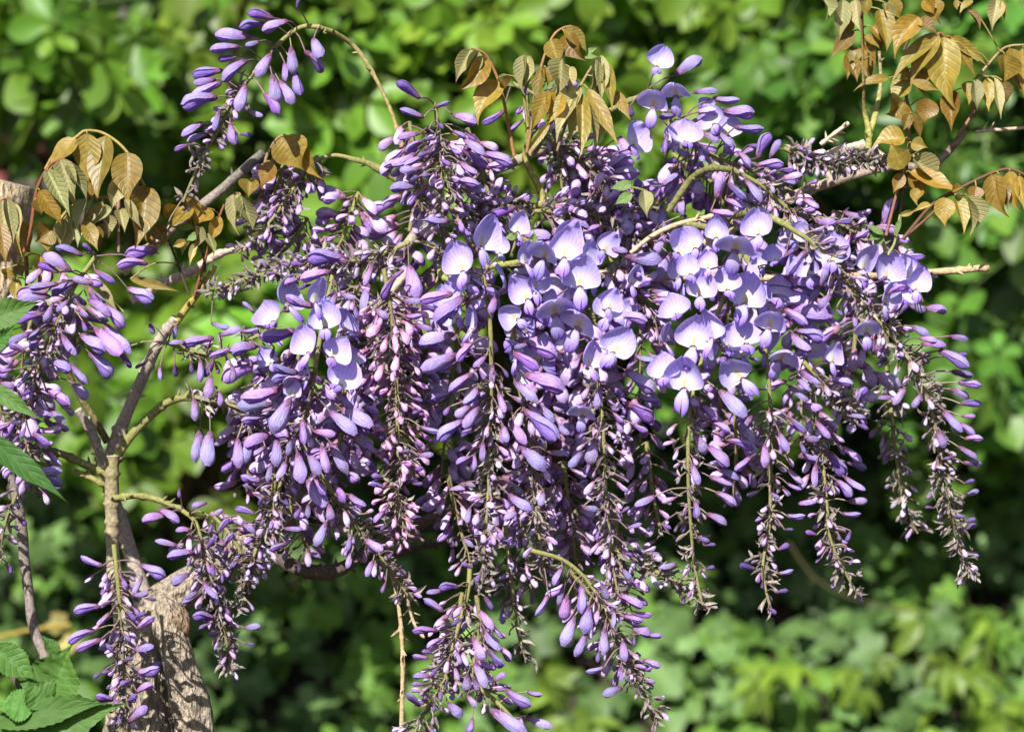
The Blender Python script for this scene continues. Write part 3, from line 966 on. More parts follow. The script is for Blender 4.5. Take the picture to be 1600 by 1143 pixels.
# ------------------------------------------------------------------ racemes
# name: points (px,py), depth, auto buds: number, from t, size a->b, stalk a->b (px), tint of small buds, pinkness
RAC = [
 dict(p=[(500,42),(465,45),(420,85),(370,150),(340,205),(312,255),(285,318)], d=-.02, n=55, t=.42, s=(22,9), q=(20,8), l='arching raceme of separate lilac buds against green at top left'),
 dict(p=[(150,400),(118,445),(95,490),(70,550),(50,600),(35,660)], d=-.05, n=60, t=.25, s=(24,14), q=(28,18)),
 dict(p=[(60,590),(40,640),(45,700),(30,760),(5,830),(0,880)], d=-.04, n=55, t=0, s=(24,14), q=(26,16)),
 dict(p=[(-40,520),(-20,580),(0,640),(10,720)], d=-.02, n=45, t=0, s=(26,20), q=(30,20)),
 dict(p=[(560,250),(520,243),(490,255),(462,290),(435,330),(405,365),(372,395)], d=0., n=110, t=.25, s=(22,12), q=(30,14)),
 dict(p=[(640,378),(590,400),(540,408),(480,412),(420,425),(370,440),(328,455)], d=-.01, n=190, t=.08, s=(20,10), q=(26,12), g=.45),
 dict(p=[(680,165),(686,210),(690,270),(690,330),(700,400)], d=-.03, n=100, t=.2, s=(24,14), q=(44,22)),
 dict(p=[(520,430),(505,500),(492,580),(480,640),(455,700),(440,750),(425,800),(400,860),(380,910)], d=-.05, n=90, t=.3, s=(24,11), q=(32,12)),
 dict(p=[(600,420),(610,480),(618,560),(621,650),(622,740),(622,790),(640,850)], d=-.04, n=240, t=.1, s=(24,15), q=(46,22), pk=1),
 dict(p=[(755,430),(765,500),(768,580),(766,680),(763,760),(758,840),(752,920)], d=-.06, n=110, t=.3, s=(22,13), q=(32,14)),
 dict(p=[(800,500),(805,570),(822,660),(832,740),(838,800),(850,890)], d=-.05, n=110, t=.35, s=(22,13), q=(32,16)),
 dict(p=[(890,420),(925,540),(940,640),(945,740),(950,800),(958,880),(965,930)], d=-.06, n=120, t=.35, s=(22,13), q=(34,16)),
 dict(p=[(1165,380),(1110,520),(1080,630),(1075,720),(1078,800),(1085,880),(1098,948)], d=-.07, n=70, t=.4, s=(20,11), q=(26,12)),
 dict(p=[(1175,420),(1195,540),(1204,640),(1204,740),(1202,820),(1192,890),(1205,955)], d=-.06, n=80, t=.4, s=(20,11), q=(28,12)),
 dict(p=[(1250,520),(1270,620),(1285,720),(1292,790),(1300,850),(1340,930)], d=-.05, n=80, t=.3, s=(20,11), q=(28,12)),
 dict(p=[(1255,565),(1295,605),(1325,635),(1348,655)], d=-.085, n=60, t=.3, s=(16,10), q=(18,10), g=.35),
 dict(p=[(1225,350),(1270,380),(1310,420),(1345,465),(1385,515),(1420,560),(1450,620),(1465,690),(1478,770),(1495,840),(1515,905)], d=-.08, n=260, t=.06, s=(18,11), q=(26,12), g=.35, l='long arching raceme hanging lowest at the right edge of the flowers'),
 dict(p=[(1385,560),(1392,640),(1400,710),(1412,780),(1435,835)], d=.03, n=70, t=.1, s=(20,13), q=(24,14), g=.5),
 dict(p=[(1012,140),(1050,190),(1110,240),(1180,270),(1260,310)], d=.0, n=60, t=.2, s=(22,18), q=(38,26)),
 dict(p=[(1145,265),(1190,290),(1240,330),(1300,345),(1350,370)], d=-.04, n=60, t=.2, s=(22,15), q=(34,18)),
 dict(p=[(1225,232),(1270,250),(1320,252),(1388,250)], d=-.01, n=150, t=.05, s=(16,10), q=(18,12), g=.45, l='short sideways raceme of brownish pink buds at upper right'),
 dict(p=[(830,860),(880,875),(920,910),(950,960),(975,1020),(1000,1070),(1030,1125)], d=-.06, n=80, t=.35, s=(20,12), q=(26,14)),
 dict(p=[(735,880),(730,930),(710,1000),(695,1060),(665,1110),(640,1160)], d=-.05, n=70, t=.2, s=(20,13), q=(30,18)),
 dict(p=[(745,930),(750,980),(740,1040),(745,1090)], d=-.06, n=14, t=.2, s=(20,16), q=(26,20)),
 dict(p=[(790,820),(798,900),(808,980),(822,1030)], d=-.03, n=50, t=.2, s=(16,10), q=(26,12), g=.3),
 dict(p=[(745,1070),(790,1110),(850,1180)], d=-.07, n=8, t=.1, s=(20,18), q=(30,26)),
 dict(p=[(178,850),(186,930),(190,1000),(195,1070),(190,1143),(192,1190)], d=-.07, n=70, t=.1, s=(18,14), q=(22,16)),
 dict(p=[(285,797),(305,815),(318,860),(332,920),(350,980),(360,1048)], d=-.06, n=130, t=.15, s=(18,11), q=(26,12)),
 dict(p=[(430,740),(425,790),(410,840),(390,890),(370,950)], d=-.05, n=60, t=.2, s=(20,12), q=(24,12)),
 dict(p=[(500,740),(540,800),(580,850),(610,890),(645,940)], d=-.04, n=70, t=.2, s=(22,12), q=(28,12)),
 dict(p=[(950,845),(1010,885),(1060,910),(1105,945)], d=-.03, n=70, t=.2, s=(15,10), q=(20,10), g=.3),
 dict(p=[(262,535),(330,555),(390,530),(430,510)], d=-.02, n=30, t=.1, s=(18,14), q=(20,14)),
 dict(p=[(280,622),(330,625),(380,640),(405,660)], d=-.02, n=25, t=.1, s=(16,12), q=(20,14)),
 dict(p=[(870,225),(920,260),(960,300),(985,340)], d=.02, n=110, t=.05, s=(26,20), q=(40,26)),
 dict(p=[(835,330),(900,330),(970,350),(1020,385)], d=.0, n=130, t=.05, s=(26,18), q=(40,24)),
 dict(p=[(1300,330),(1350,360),(1400,400),(1440,460)], d=.02, n=40, t=.1, s=(26,20), q=(30,24)),
 dict(p=[(950,400),(990,450),(1030,510)], d=-.02, n=60, t=.1, s=(24,16), q=(32,20)),
 dict(p=[(705,330),(760,335),(825,320)], d=.0, n=100, t=.05, s=(24,16), q=(36,22)),
 dict(p=[(560,430),(550,500),(565,580)], d=-.01, n=80, t=.05, s=(24,16), q=(36,20)),
 dict(p=[(800,130),(850,160),(870,230),(880,310)], d=.02, n=60, t=.1, s=(24,18), q=(34,24)),
]
for pts, n, d_, sz in [([(722, 925), (712, 1000), (690, 1080)], 40, -.035, (28, 18)), ([(890, 890), (940, 955), (985, 1045)], 44, -.04, (30, 18)), ([(750, 960), (755, 1030), (760, 1090)], 22, -.04, (34, 22)),
                       ([(182, 880), (190, 980), (194, 1090)], 34, -.05, (22, 16)), ([(800, 760), (820, 850), (830, 930)], 36, -.02, (28, 16)), ([(960, 800), (970, 880), (985, 950)], 36, -.03, (28, 16)),
                       ([(470, 540), (452, 640), (432, 740)], 50, .0, (40, 26)), ([(540, 600), (530, 700), (520, 790)], 50, .0, (40, 24)), ([(400, 600), (392, 690), (385, 770)], 40, .01, (38, 24)),
                       ([(445, 250), (430, 300), (405, 350)], 40, .015, (28, 20)), ([(560, 300), (540, 360), (510, 420)], 50, .015, (32, 22)), ([(645, 440), (652, 540), (655, 640)], 50, .0, (36, 24)),
                       ([(480, 340), (455, 380), (420, 410)], 40, .015, (26, 18)), ([(700, 740), (715, 810), (735, 880)], 40, -.01, (30, 18)), ([(880, 720), (890, 800), (900, 880)], 50, -.01, (34, 18)),
                       ([(1010, 690), (1020, 770), (1035, 840)], 30, -.01, (32, 16)), ([(1150, 640), (1150, 720), (1145, 780)], 24, -.01, (36, 22)), ([(730, 200), (750, 260), (770, 320)], 36, .01, (34, 20)),
                       ([(640, 190), (650, 260), (660, 330)], 36, -.01, (34, 20)), ([(1340, 500), (1330, 580), (1320, 660)], 30, .0, (40, 26)), ([(90, 400), (110, 480), (130, 540)], 30, -.03, (42, 30)),
                       ([(40, 640), (60, 700), (50, 770)], 26, -.03, (36, 24)), ([(330, 800), (370, 850), (385, 900)], 30, -.04, (26, 16)), ([(450, 780), (470, 830), (480, 860)], 24, -.02, (28, 18))]:
    RAC.append(dict(p=pts, d=d_, n=n, t=0, s=sz, q=(38, 22), back=True))
# racemes hanging deeper inside the plant
for pts, n in [([(720,400),(715,520),(700,640),(690,740)], 60), ([(860,380),(865,500),(860,620),(850,720)], 60), ([(1000,300),(1000,420),(1000,560),(1000,690)], 70),
               ([(1130,300),(1140,430),(1130,560),(1120,680)], 70), ([(1250,330),(1260,440),(1255,560),(1250,690)], 70), ([(1340,370),(1350,470),(1330,560)], 40),
               ([(430,560),(410,640),(400,720)], 40), ([(560,560),(550,640),(540,720)], 40), ([(900,250),(960,300),(1040,330)], 45), ([(1050,240),(1120,290),(1200,330)], 50),
               ([(60,450),(40,540),(30,620)], 30), ([(760,740),(850,780),(950,820)], 40), ([(650,300),(640,360),(620,430)], 35), ([(930,480),(920,600),(905,700)], 45)]:
    RAC.append(dict(p=pts, d=.045, n=n, t=0, s=(46, 30), q=(36, 26), back=True))

for R in RAC:
    q = spline([(a * 1.0, b * 1.0, 0) for a, b in R['p']], 3.0)[:, :2]
    R['px'] = q
    n = len(q)
    R['w'] = np.array([np.array(at(a, b, R['d'] + 0.004 * math.sin(i * 0.05 + len(q)))) for i, (a, b) in enumerate(q)]) - VO
    R['tan'] = np.gradient(R['w'], axis=0)
    R['tan'] /= np.linalg.norm(R['tan'], axis=1)[:, None]
    R['stem'], R['small'], R['bract'] = MB(), MB(), MB()
    last = 0.45 if not R.get('back') else 0.6
    rad = np.linspace(4.0, 2.2, n) * K
    cols = np.array([lerp((0.23, 0.225, 0.07), (0.21, 0.19, 0.09), i / n) for i in range(n)])
    tube(R['stem'], R['w'][::2], rad[::2], cols[::2], 7, 0.15)
    R['obj'] = None

PED = (0.17, 0.11, 0.11)


def pedicel(R, i, end, sag=0.15):
    a = R['w'][i]
    e = np.asarray(end)
    m = (a + e) / 2 + np.array([0, 0, 1]) * np.linalg.norm(e - a) * sag
    tube(R['stem'], spline([a, m, e], 0.008)[::1], 0.00042 + 0.0001 * random.random(), PED if random.random() < 0.7 else (0.24, 0.19, 0.13), 4, cap=False)


def nearest(px, py):
    best = None
    for R in RAC:
        if R.get('back'):
            continue
        d = np.hypot(R['px'][:, 0] - px, R['px'][:, 1] - py)
        i = int(d.argmin())
        if best is None or d[i] < best[0]:
            best = (d[i], R, i)
    return best


BUDS = []
def Z(x0, y0, s, txt):
    for item in txt.split(';'):
        item = item.strip()
        if item:
            a, b, c, d = [float(v) for v in item.split()]
            BUDS.append((x0 + a / s, y0 + b / s, x0 + c / s, y0 + d / s))


Z(0, 0, 3, '1280 85 1170 65;1235 110 1135 130;1350 100 1240 145;1175 175 1022 170;1120 220 995 235;1110 265 1030 280;1215 195 1155 215;1040 330 912 355;1010 370 915 390;1155 285 1055 375;1270 255 1210 355;1035 385 905 460;1015 455 868 500;1365 220 1375 340;1430 240 1505 335;1470 185 1500 265;1385 335 1410 440;1335 295 1340 375;1150 400 1115 515;1275 350 1295 480;1310 380 1370 480;1240 440 1300 530;1160 515 1225 545;1030 515 1005 605;950 575 860 635;970 625 885 660;1080 580 1105 670;1125 630 1180 635;880 680 822 705;1390 40 1405 -10')
Z(600, 120, 6.146, '340 205 145 65;490 290 620 250;380 390 170 320;665 370 870 450;340 545 145 590;430 500 480 540;490 600 395 600;510 440 570 500;660 520 775 580;780 520 870 610;620 660 745 710;770 600 945 740;770 710 970 870;960 740 1200 840;370 610 235 730;300 740 95 850;360 770 195 860;440 730 330 760;340 890 165 900;730 820 880 930;460 940 370 950;340 960 250 990;690 990 890 1040;800 1040 965 1100;330 1050 80 1080;540 800 640 850;550 990 485 1010;1150 330 965 450;1330 420 1220 520;1330 90 1375 170')
Z(0, 400, 7.145, '790 170 515 0;650 180 440 100;1035 310 825 250;650 310 350 360;830 290 590 420;560 450 230 490;770 490 645 610;430 560 180 660;470 640 190 730;590 530 500 720;340 850 110 960;450 800 340 910;460 910 350 1040;280 1070 110 1000;980 480 1210 660;1140 540 1360 790;1060 800 1340 1080;900 880 1150 1070;920 720 960 840;690 880 830 1090;1160 760 1429 1060;1060 160 1260 290')
Z(0, 381, 3, '385 55 270 20;735 30 600 60;690 90 560 105;600 210 700 270;430 40 390 0;560 500 610 575;420 510 510 620;330 560 400 650;240 550 320 595;340 650 400 725;215 680 320 750;290 760 340 800;160 790 235 810;230 770 300 840;120 860 95 910;150 880 225 940;80 950 60 990;100 1000 150 1020;160 1060 280 1065;205 1090 280 1130;60 590 0 600;140 600 100 650;0 650 60 670;100 710 140 690;910 720 915 820;940 870 915 1010;985 880 970 1030;895 550 900 605;940 545 935 640;820 565 825 620;750 575 755 635;1000 545 960 620;1085 565 1085 645;990 620 975 715;1030 690 1030 755;1000 440 865 470;990 370 1070 395;1030 430 1120 400;1130 410 1210 405;870 460 800 465;1085 490 990 530;1200 480 1095 510;680 560 635 580;830 380 815 440;700 370 720 420')
Z(380, 400, 5.333, '430 620 170 680;440 660 190 650;580 420 370 350;720 130 495 190;560 240 465 270;850 20 560 30;870 50 650 20;1080 70 1015 230;1050 240 1020 470;1260 170 1170 350;1380 80 1440 330;1340 120 1260 170;1340 20 1275 45;1330 370 1480 380;1480 390 1600 440;1360 430 1460 440;1350 500 1480 500;1430 560 1560 610;1100 440 1200 510;740 300 680 400;780 310 730 420;810 310 930 350;900 450 820 510;930 420 950 520;1040 520 900 660;1100 780 1010 760;950 750 1010 880;940 940 1060 1060;310 60 380 80;500 70 400 60;460 190 345 240;270 150 210 140;90 470 0 390;130 610 0 640;260 760 230 850;260 890 60 860;450 970 260 930;400 1000 250 1040;190 1010 90 960')
Z(360, 600, 5.333, '410 40 120 120;350 170 80 180;190 160 150 330;310 270 110 310;380 210 320 310;500 120 365 380;610 240 510 290;600 300 610 490;830 230 1030 410;930 210 1160 350;880 60 1010 200;1070 70 1190 180;1100 190 1220 240;320 420 140 520;60 450 70 680;150 440 110 650;290 520 170 600;390 450 385 670;500 440 480 580;460 650 400 780;560 570 600 810;650 570 740 740;830 480 960 720;760 510 800 720;690 390 860 420;640 800 770 1020;690 790 780 920;850 830 940 980;340 660 310 800;250 800 100 780;200 890 110 840;200 1080 50 1040;410 960 490 1010;820 990 840 1130;590 1030 540 1110;650 1000 640 1110;990 920 1110 1020;1000 1080 1040 1120;1240 580 1130 500;1330 680 1280 620;1270 780 1180 760;1290 870 1180 830;1250 1050 1330 1080;1590 1110 1510 1110;1520 120 1600 140;1590 230 1520 240;1530 480 1600 510;1420 570 1490 550;1520 720 1600 700;1470 830 1530 770;1520 830 1600 830')
Z(640, 520, 5.333, '370 10 110 90;390 180 120 300;530 80 410 230;390 230 240 320;520 340 345 480;350 500 195 550;640 190 540 280;690 260 690 420;770 290 820 370;920 60 1200 190;870 170 1055 300;960 350 1260 480;870 410 1050 560;560 460 470 590;510 610 390 690;570 620 460 780;450 730 260 890;540 800 430 860;340 610 290 680;740 490 790 650;960 640 1200 880;1070 600 1190 740;980 590 1090 690;840 730 960 910;780 770 810 900;1200 750 1320 840;1170 590 1300 620;1290 560 1200 700;610 910 610 1060;540 1010 530 1140;480 950 380 990;510 1030 400 1090;920 940 1110 1130;1080 870 1130 930;1150 990 1310 1000;1440 990 1340 1110;1560 860 1510 1080;90 780 240 830;30 880 120 890;70 1020 190 1015;30 1130 140 1095;110 640 20 660;20 510 110 560;1590 440 1560 620;1000 90 880 120')
Z(660, 320, 5.333, '220 130 40 130;770 20 570 90;250 740 0 800;350 770 130 970;270 1030 20 1140;810 890 1140 1010;1240 110 1380 190;1490 170 1390 220;1210 40 1100 70;840 250 1050 270;480 690 630 760;620 750 570 900')
Z(940, 60, 5.333, '610 310 820 180;770 450 950 440;930 500 1130 520;1020 610 1250 640;1110 740 1330 760;610 640 490 660;240 560 250 650;770 700 860 640;840 780 970 860;990 790 1080 900;1130 940 1230 1070;1220 890 1310 900;1300 1000 1400 810;1400 1000 1480 860;1290 1060 1500 1060;1480 1100 1600 1100;820 900 840 1020;620 920 710 980;150 820 220 960;520 1030 620 1020;550 800 520 950;580 1130 630 1090')
Z(940, 270, 5.333, '300 200 300 70;500 110 630 20;20 190 150 280;190 280 220 500;500 270 510 450;310 410 280 580;540 490 450 670;670 190 680 340;700 350 700 460;910 320 1085 350;570 660 470 880;200 700 470 740;80 640 205 660;300 960 400 920;410 980 570 1020;420 1070 560 1090;960 220 1000 10;1060 90 1190 220;1030 220 1190 290;1200 60 1320 230;1100 390 1180 430;1530 700 1600 640;1390 1020 1550 1060;1450 20 1600 90')
Z(940, 460, 5.333, '280 510 440 560;200 630 410 810;90 780 180 850;200 900 410 1050;300 840 470 890;980 800 1180 1010;830 920 950 1040;930 1060 1060 1141;1260 1010 1160 1130;1210 980 1130 1060;1090 860 1250 870;1060 500 1000 560;1230 530 1310 550;130 1030 170 1141;270 1080 370 1141;430 50 560 80;130 180 360 230;70 220 190 330')
Z(1200, 320, 5.333, '960 200 1050 -30;620 60 800 110;560 150 690 140;410 150 550 150;240 100 320 190;270 340 140 440;320 380 180 570;150 600 430 640;190 690 380 740;690 280 830 230;440 680 480 530;340 840 420 700;530 740 440 850;160 860 480 940;140 870 310 990;240 1050 440 1120;1100 420 1290 440;1310 860 1475 890;1170 830 1300 880;1000 740 1140 690;1200 1010 1330 1080;1260 1110 1400 1140;920 640 990 600;1030 900 1080 830;1100 910 1160 830;560 870 620 920')
Z(1200, 500, 4, '1130 100 1240 120;960 150 1100 160;1070 190 1240 290;1170 220 1245 215;1150 320 1270 350;1190 390 1320 410;1140 430 1245 480;1200 520 1325 525;1210 600 1290 600;1100 560 1200 690;1190 640 1285 720;1230 740 1335 745;1190 790 1300 860;1220 890 1325 900;1060 690 1100 790;1090 870 1140 860;1230 1100 1310 1065;1230 1020 1290 1000;860 420 790 520;780 480 695 490;960 460 910 540;180 70 370 160;150 90 250 190;200 320 350 420;180 350 260 440;130 410 240 500;220 530 330 555;130 610 230 700;300 630 380 730;200 730 310 750;70 700 120 810;200 770 230 830;190 850 320 885;380 830 465 970;460 790 575 880;500 890 605 930;480 980 595 1060;430 1000 510 1100;300 900 290 1030;130 930 210 1020;120 1020 200 1060;500 1130 610 1130;560 650 625 680;490 590 600 610;380 370 520 400;560 520 615 430;740 230 690 290;590 170 590 240;650 210 670 160')
Z(620, 860, 3.636, '350 205 250 215;260 225 175 240;265 345 160 280;375 385 315 420;230 455 100 460;250 500 180 550;200 580 145 570;180 610 95 600;240 660 195 710;190 715 100 715;155 760 90 755;285 740 280 780;130 880 60 820;215 860 210 915;260 800 245 850;340 570 360 640;500 260 540 330;470 340 540 440;600 330 600 410;430 490 500 610;500 450 575 560;520 560 600 650;450 620 545 670;440 640 500 770;400 700 400 790;430 720 460 790;400 820 450 880;290 860 360 940;550 740 615 700;620 790 750 880;740 800 820 820;740 945 870 1000;530 900 720 1029;430 950 400 1029;860 250 800 360;940 100 900 190;950 190 920 300;970 250 950 380;1050 200 1045 345;1090 310 1070 460;1010 370 950 530;1080 470 1020 590;1180 440 1175 580;1150 570 1140 630;1160 180 1200 270;1260 250 1390 320;1340 350 1440 370;1290 370 1390 400;1340 440 1430 480;1420 480 1500 485;1230 340 1235 430;1285 510 1300 620;1350 480 1350 540;1400 620 1490 660;1270 660 1280 740;1330 710 1300 740;1180 660 1085 690;1280 780 1180 820;430 100 370 70;480 120 450 180;1280 100 1330 160;1290 15 1350 25;1590 70 1500 100;1330 170 1370 210')
Z(80, 860, 4.04, '325 95 195 45;565 90 700 170;575 160 520 270;445 170 475 230;515 280 610 270;590 300 660 310;305 350 155 385;370 400 315 460;475 385 530 440;530 420 590 395;545 490 645 425;275 500 120 580;310 560 170 625;450 520 500 570;400 650 350 590;530 630 640 610;455 690 515 680;555 765 670 755;620 720 690 710;380 760 325 770;320 770 270 800;500 820 435 845;540 890 635 850;390 940 290 920;400 930 415 990;480 950 540 910;385 1020 325 1005;490 1080 600 990;420 1040 440 1090;895 10 745 40;870 150 770 210;910 290 830 330;930 260 850 300;960 200 1040 300;1030 430 905 420;1000 460 935 490;1060 540 990 530;1020 80 1025 160;1080 140 1080 200')
Z(0, 762, 3, '775 130 675 155;745 100 830 160;895 195 830 200;830 270 735 250;970 70 905 85;980 130 1040 105;1020 210 1070 150;1000 160 980 210;1050 270 1090 220;970 285 1000 240;1105 95 1190 125;1135 165 1190 205;1330 190 1410 195;1340 260 1270 290;840 0 840 45;1560 130 1545 70;1530 160 1485 265;1120 340 1085 370;1150 655 1215 650;1150 730 1190 735')
Z(533, 762, 3, '505 10 575 10;30 50 110 90;60 115 35 150;200 110 160 160;215 175 185 195;50 220 30 290;50 300 30 370;110 240 190 290;150 340 120 410;210 440 190 490;245 300 220 330;605 90 590 160;785 30 880 100;830 110 770 150;570 235 615 275;730 270 800 240;1130 90 1200 100;1310 120 1350 90;1340 190 1405 170;1340 260 1390 240;1320 310 1380 315;560 355 615 375;1500 170 1545 190;1470 40 1385 85;1580 340 1505 370;950 20 935 80;1000 140 1030 115;1010 200 1020 180')
Z(1066, 762, 3, '160 20 245 80;115 120 200 170;60 60 65 140;70 230 125 250;110 380 150 370;410 20 455 50;490 10 550 0;545 75 615 70;490 130 570 135;480 195 520 195;450 290 500 265;345 380 275 360;450 400 515 390;440 490 495 480;405 560 440 590;770 60 860 70;750 120 830 125;630 220 580 205;650 330 625 350;790 200 770 250;770 270 760 300;800 330 785 360;660 20 690 0;740 0 780 40;1310 40 1380 15;1180 95 1140 90;1320 160 1375 145;1330 195 1375 170;1270 130 1320 135;105 270 155 265')
Z(1066, 381, 3, '75 760 155 820;135 830 235 900;60 885 105 975;210 920 325 960;330 800 260 910;120 950 205 1040;320 1000 255 1060;165 1050 255 1100;45 1030 75 1120;130 1090 230 1130;385 940 385 1040;450 890 490 960;170 690 290 800')

FLOWERS = []
def ZF(x0, y0, s, txt):
    for item in txt.split(';'):
        a, b, c, d, w = [float(v) for v in item.split()]
        FLOWERS.append((x0 + a / s, y0 + b / s, x0 + c / s, y0 + d / s, w / s))


ZF(380, 400, 5.333, '545 820 530 570 240;685 610 660 380 250;600 400 650 180 150;740 860 830 715 240;800 1090 900 930 270;250 560 200 385 230')
ZF(640, 520, 5.333, '1500 290 1510 75 220;1440 700 1430 610 210')
ZF(660, 320, 5.333, '490 370 560 90 250;340 570 280 310 250;790 240 820 50 170;1010 460 1030 310 250;1180 460 1210 180 230;860 500 870 300 120;1400 500 1410 290 200;1310 700 1320 470 300;880 800 760 600 230;1110 930 1100 790 300;1290 1040 1310 900 320;1540 950 1600 720 250;940 720 980 500 190;800 960 680 880 190')
ZF(940, 60, 5.333, '460 250 520 80 210;430 590 430 445 240;620 490 600 370 220;260 910 330 720 250;700 880 680 690 260')
ZF(940, 270, 5.333, '1310 530 1300 315 240;1110 660 1120 530 300;740 860 720 690 210;890 800 890 640 150;820 1040 840 820 230;1050 990 1010 800 220;1190 1110 1240 900 290;60 1140 120 970 190')
ZF(940, 460, 5.333, '630 180 580 20 250;760 450 790 260 300;530 420 540 230 140;1205 430 1150 220 280;1390 290 1430 150 240;1480 560 1560 460 240;1180 710 1060 600 250;520 700 510 500 250;685 800 690 600 300;95 500 200 340 260;920 380 880 120 200')
ZF(1200, 320, 5.333, '60 480 60 340 180;990 640 1010 450 260;1230 720 1280 520 200;1120 800 1170 640 250;820 1080 830 970 200')
ZF(1200, 500, 4, '400 270 440 140 130')

# remove buds listed twice (they were read from overlapping views)
uniq = []
for b in BUDS:
    cx, cy = (b[0] + b[2]) / 2, (b[1] + b[3]) / 2
    if all(math.hypot(cx - (u[0] + u[2]) / 2, cy - (u[1] + u[3]) / 2) > 8.5 for u in uniq):
        uniq.append(b)
BUDS = uniq

jobs = []
for (bx, by, tx, ty) in BUDS:
    dist, R, i = nearest(bx, by)
    R0 = 58.0
    off = -math.sqrt(max(R0 * R0 - min(dist, R0) ** 2, 0)) * K * random.uniform(0.35, 1.0)
    if R['d'] > 0:
        off *= 0.6
    yb = R['d'] + off
    Lp = math.hypot(tx - bx, ty - by)
    yt = yb + random.gauss(-0.25, 0.3) * Lp * K
    a, e = at(bx, by, yb), at(tx, ty, yt)
    a, e = np.array(a) - VO, np.array(e) - VO
    ax = e - a
    L = np.linalg.norm(ax) * 1.08
    if Lp >= 38:
        me = random.choice(BIG_M)
    elif Lp >= 20:
        me = random.choice(MED_M)
    else:
        me = random.choice(SML_M)
    fat = 1.0 if Lp > 30 else 1.12
    if L > 0.023:
        fat = 0.023 / L * 1.02
    up = Vector((random.gauss(0, .25), random.gauss(-.25, .3), 1.0))
    if abs(Vector(ax).normalized().z) > 0.85:
        up = Vector((random.gauss(0, .6), -1.0, 0.3))
    fat *= random.uniform(0.78, 1.0)
    M = frame(a, ax, up, random.gauss(0, 0.45), (L, L * fat, L * fat))
    v = random.uniform(0.92, 1.08)
    tint = (v * random.uniform(0.9, 1.12), v * random.uniform(0.9, 1.08), v)
    jobs.append((R, 'bud', me, M, tint))
    j = max(0, i - int(random.uniform(2, 7)))
    pedicel(R, j, a, 0.1)

N_FRONT = len(FLOWERS)
for (x0, x1, y0, y1, n) in [(700, 1000, 385, 560, 20), (1040, 1300, 370, 590, 20), (1340, 1450, 410, 480, 3), (410, 560, 470, 620, 9), (970, 1150, 170, 280, 4), (800, 900, 560, 620, 3)]:
    k = 0
    for _ in range(400):
        if k >= n:
            break
        x, y = random.uniform(x0, x1), random.uniform(y0, y1)
        if all(math.hypot(x - f[0], y - f[1]) > 17 for f in FLOWERS):
            a, h = random.gauss(0, 0.5), random.uniform(34, 50)
            h *= random.choice((0.7, 0.8, 0.9, 1.0))
            FLOWERS.append((x, y, x + math.sin(a) * h, y - math.cos(a) * h, h * random.uniform(0.5, 1.3)))
            k += 1
for n_, (bx, by, tx, ty, w) in enumerate(FLOWERS):
    dist, R, i = nearest(bx, by)
    yb = min(R['d'], -0.03 if by > 300 else 0.0) - 0.022 - 0.008 * random.random()
    if n_ >= N_FRONT:
        yb += random.uniform(0.012, 0.03)
    Hh = math.hypot(tx - bx, ty - by)
    S = max(w * 0.97, Hh)
    dep = math.sqrt(max(S * S - Hh * Hh, 0)) * K * (-0.8 if Hh < w * 0.62 else random.choice((0.55, 0.8, -0.25)))
    dep += 0.10 * S * K
    a, e = Vector(at(bx, by, yb)), Vector(at(tx, ty, yb + dep))
    zdir = (e - a).normalized()
    yaw = math.acos(min(1, max(0.35, w / S))) * (1 if (tx > bx) else -1) + random.gauss(0, 0.22 if n_ < N_FRONT else 0.5)
    face = Vector((math.sin(yaw) * 0.9, -math.cos(yaw), -0.15))
    face = (face - zdir * face.dot(zdir)).normalized()
    x = (-face).cross(zdir).normalized()
    s = S * K * (D + yb) / D * 1.03
    ws = min(1.15, max(0.9, w / S))
    Rm = Matrix((x * s * ws, -face * s, zdir * s)).transposed().to_4x4()
    Rm.translation = a - Vector(VO.tolist())
    if Hh < w * 0.72:
        me = FLW_M[random.choice((1, 4))]
    elif w < Hh * 0.8:
        me = FLW_M[3]
    else:
        me = FLW_M[random.choice((0, 1, 2, 5, 6, 7))]
    v = random.uniform(0.94, 1.06)
    jobs.append((R, 'flower', me, Rm, (v, v, v)))
    back = Rm @ Vector((0, 0.24, 0))
    pedicel(R, max(0, i - 5), back, 0.05)

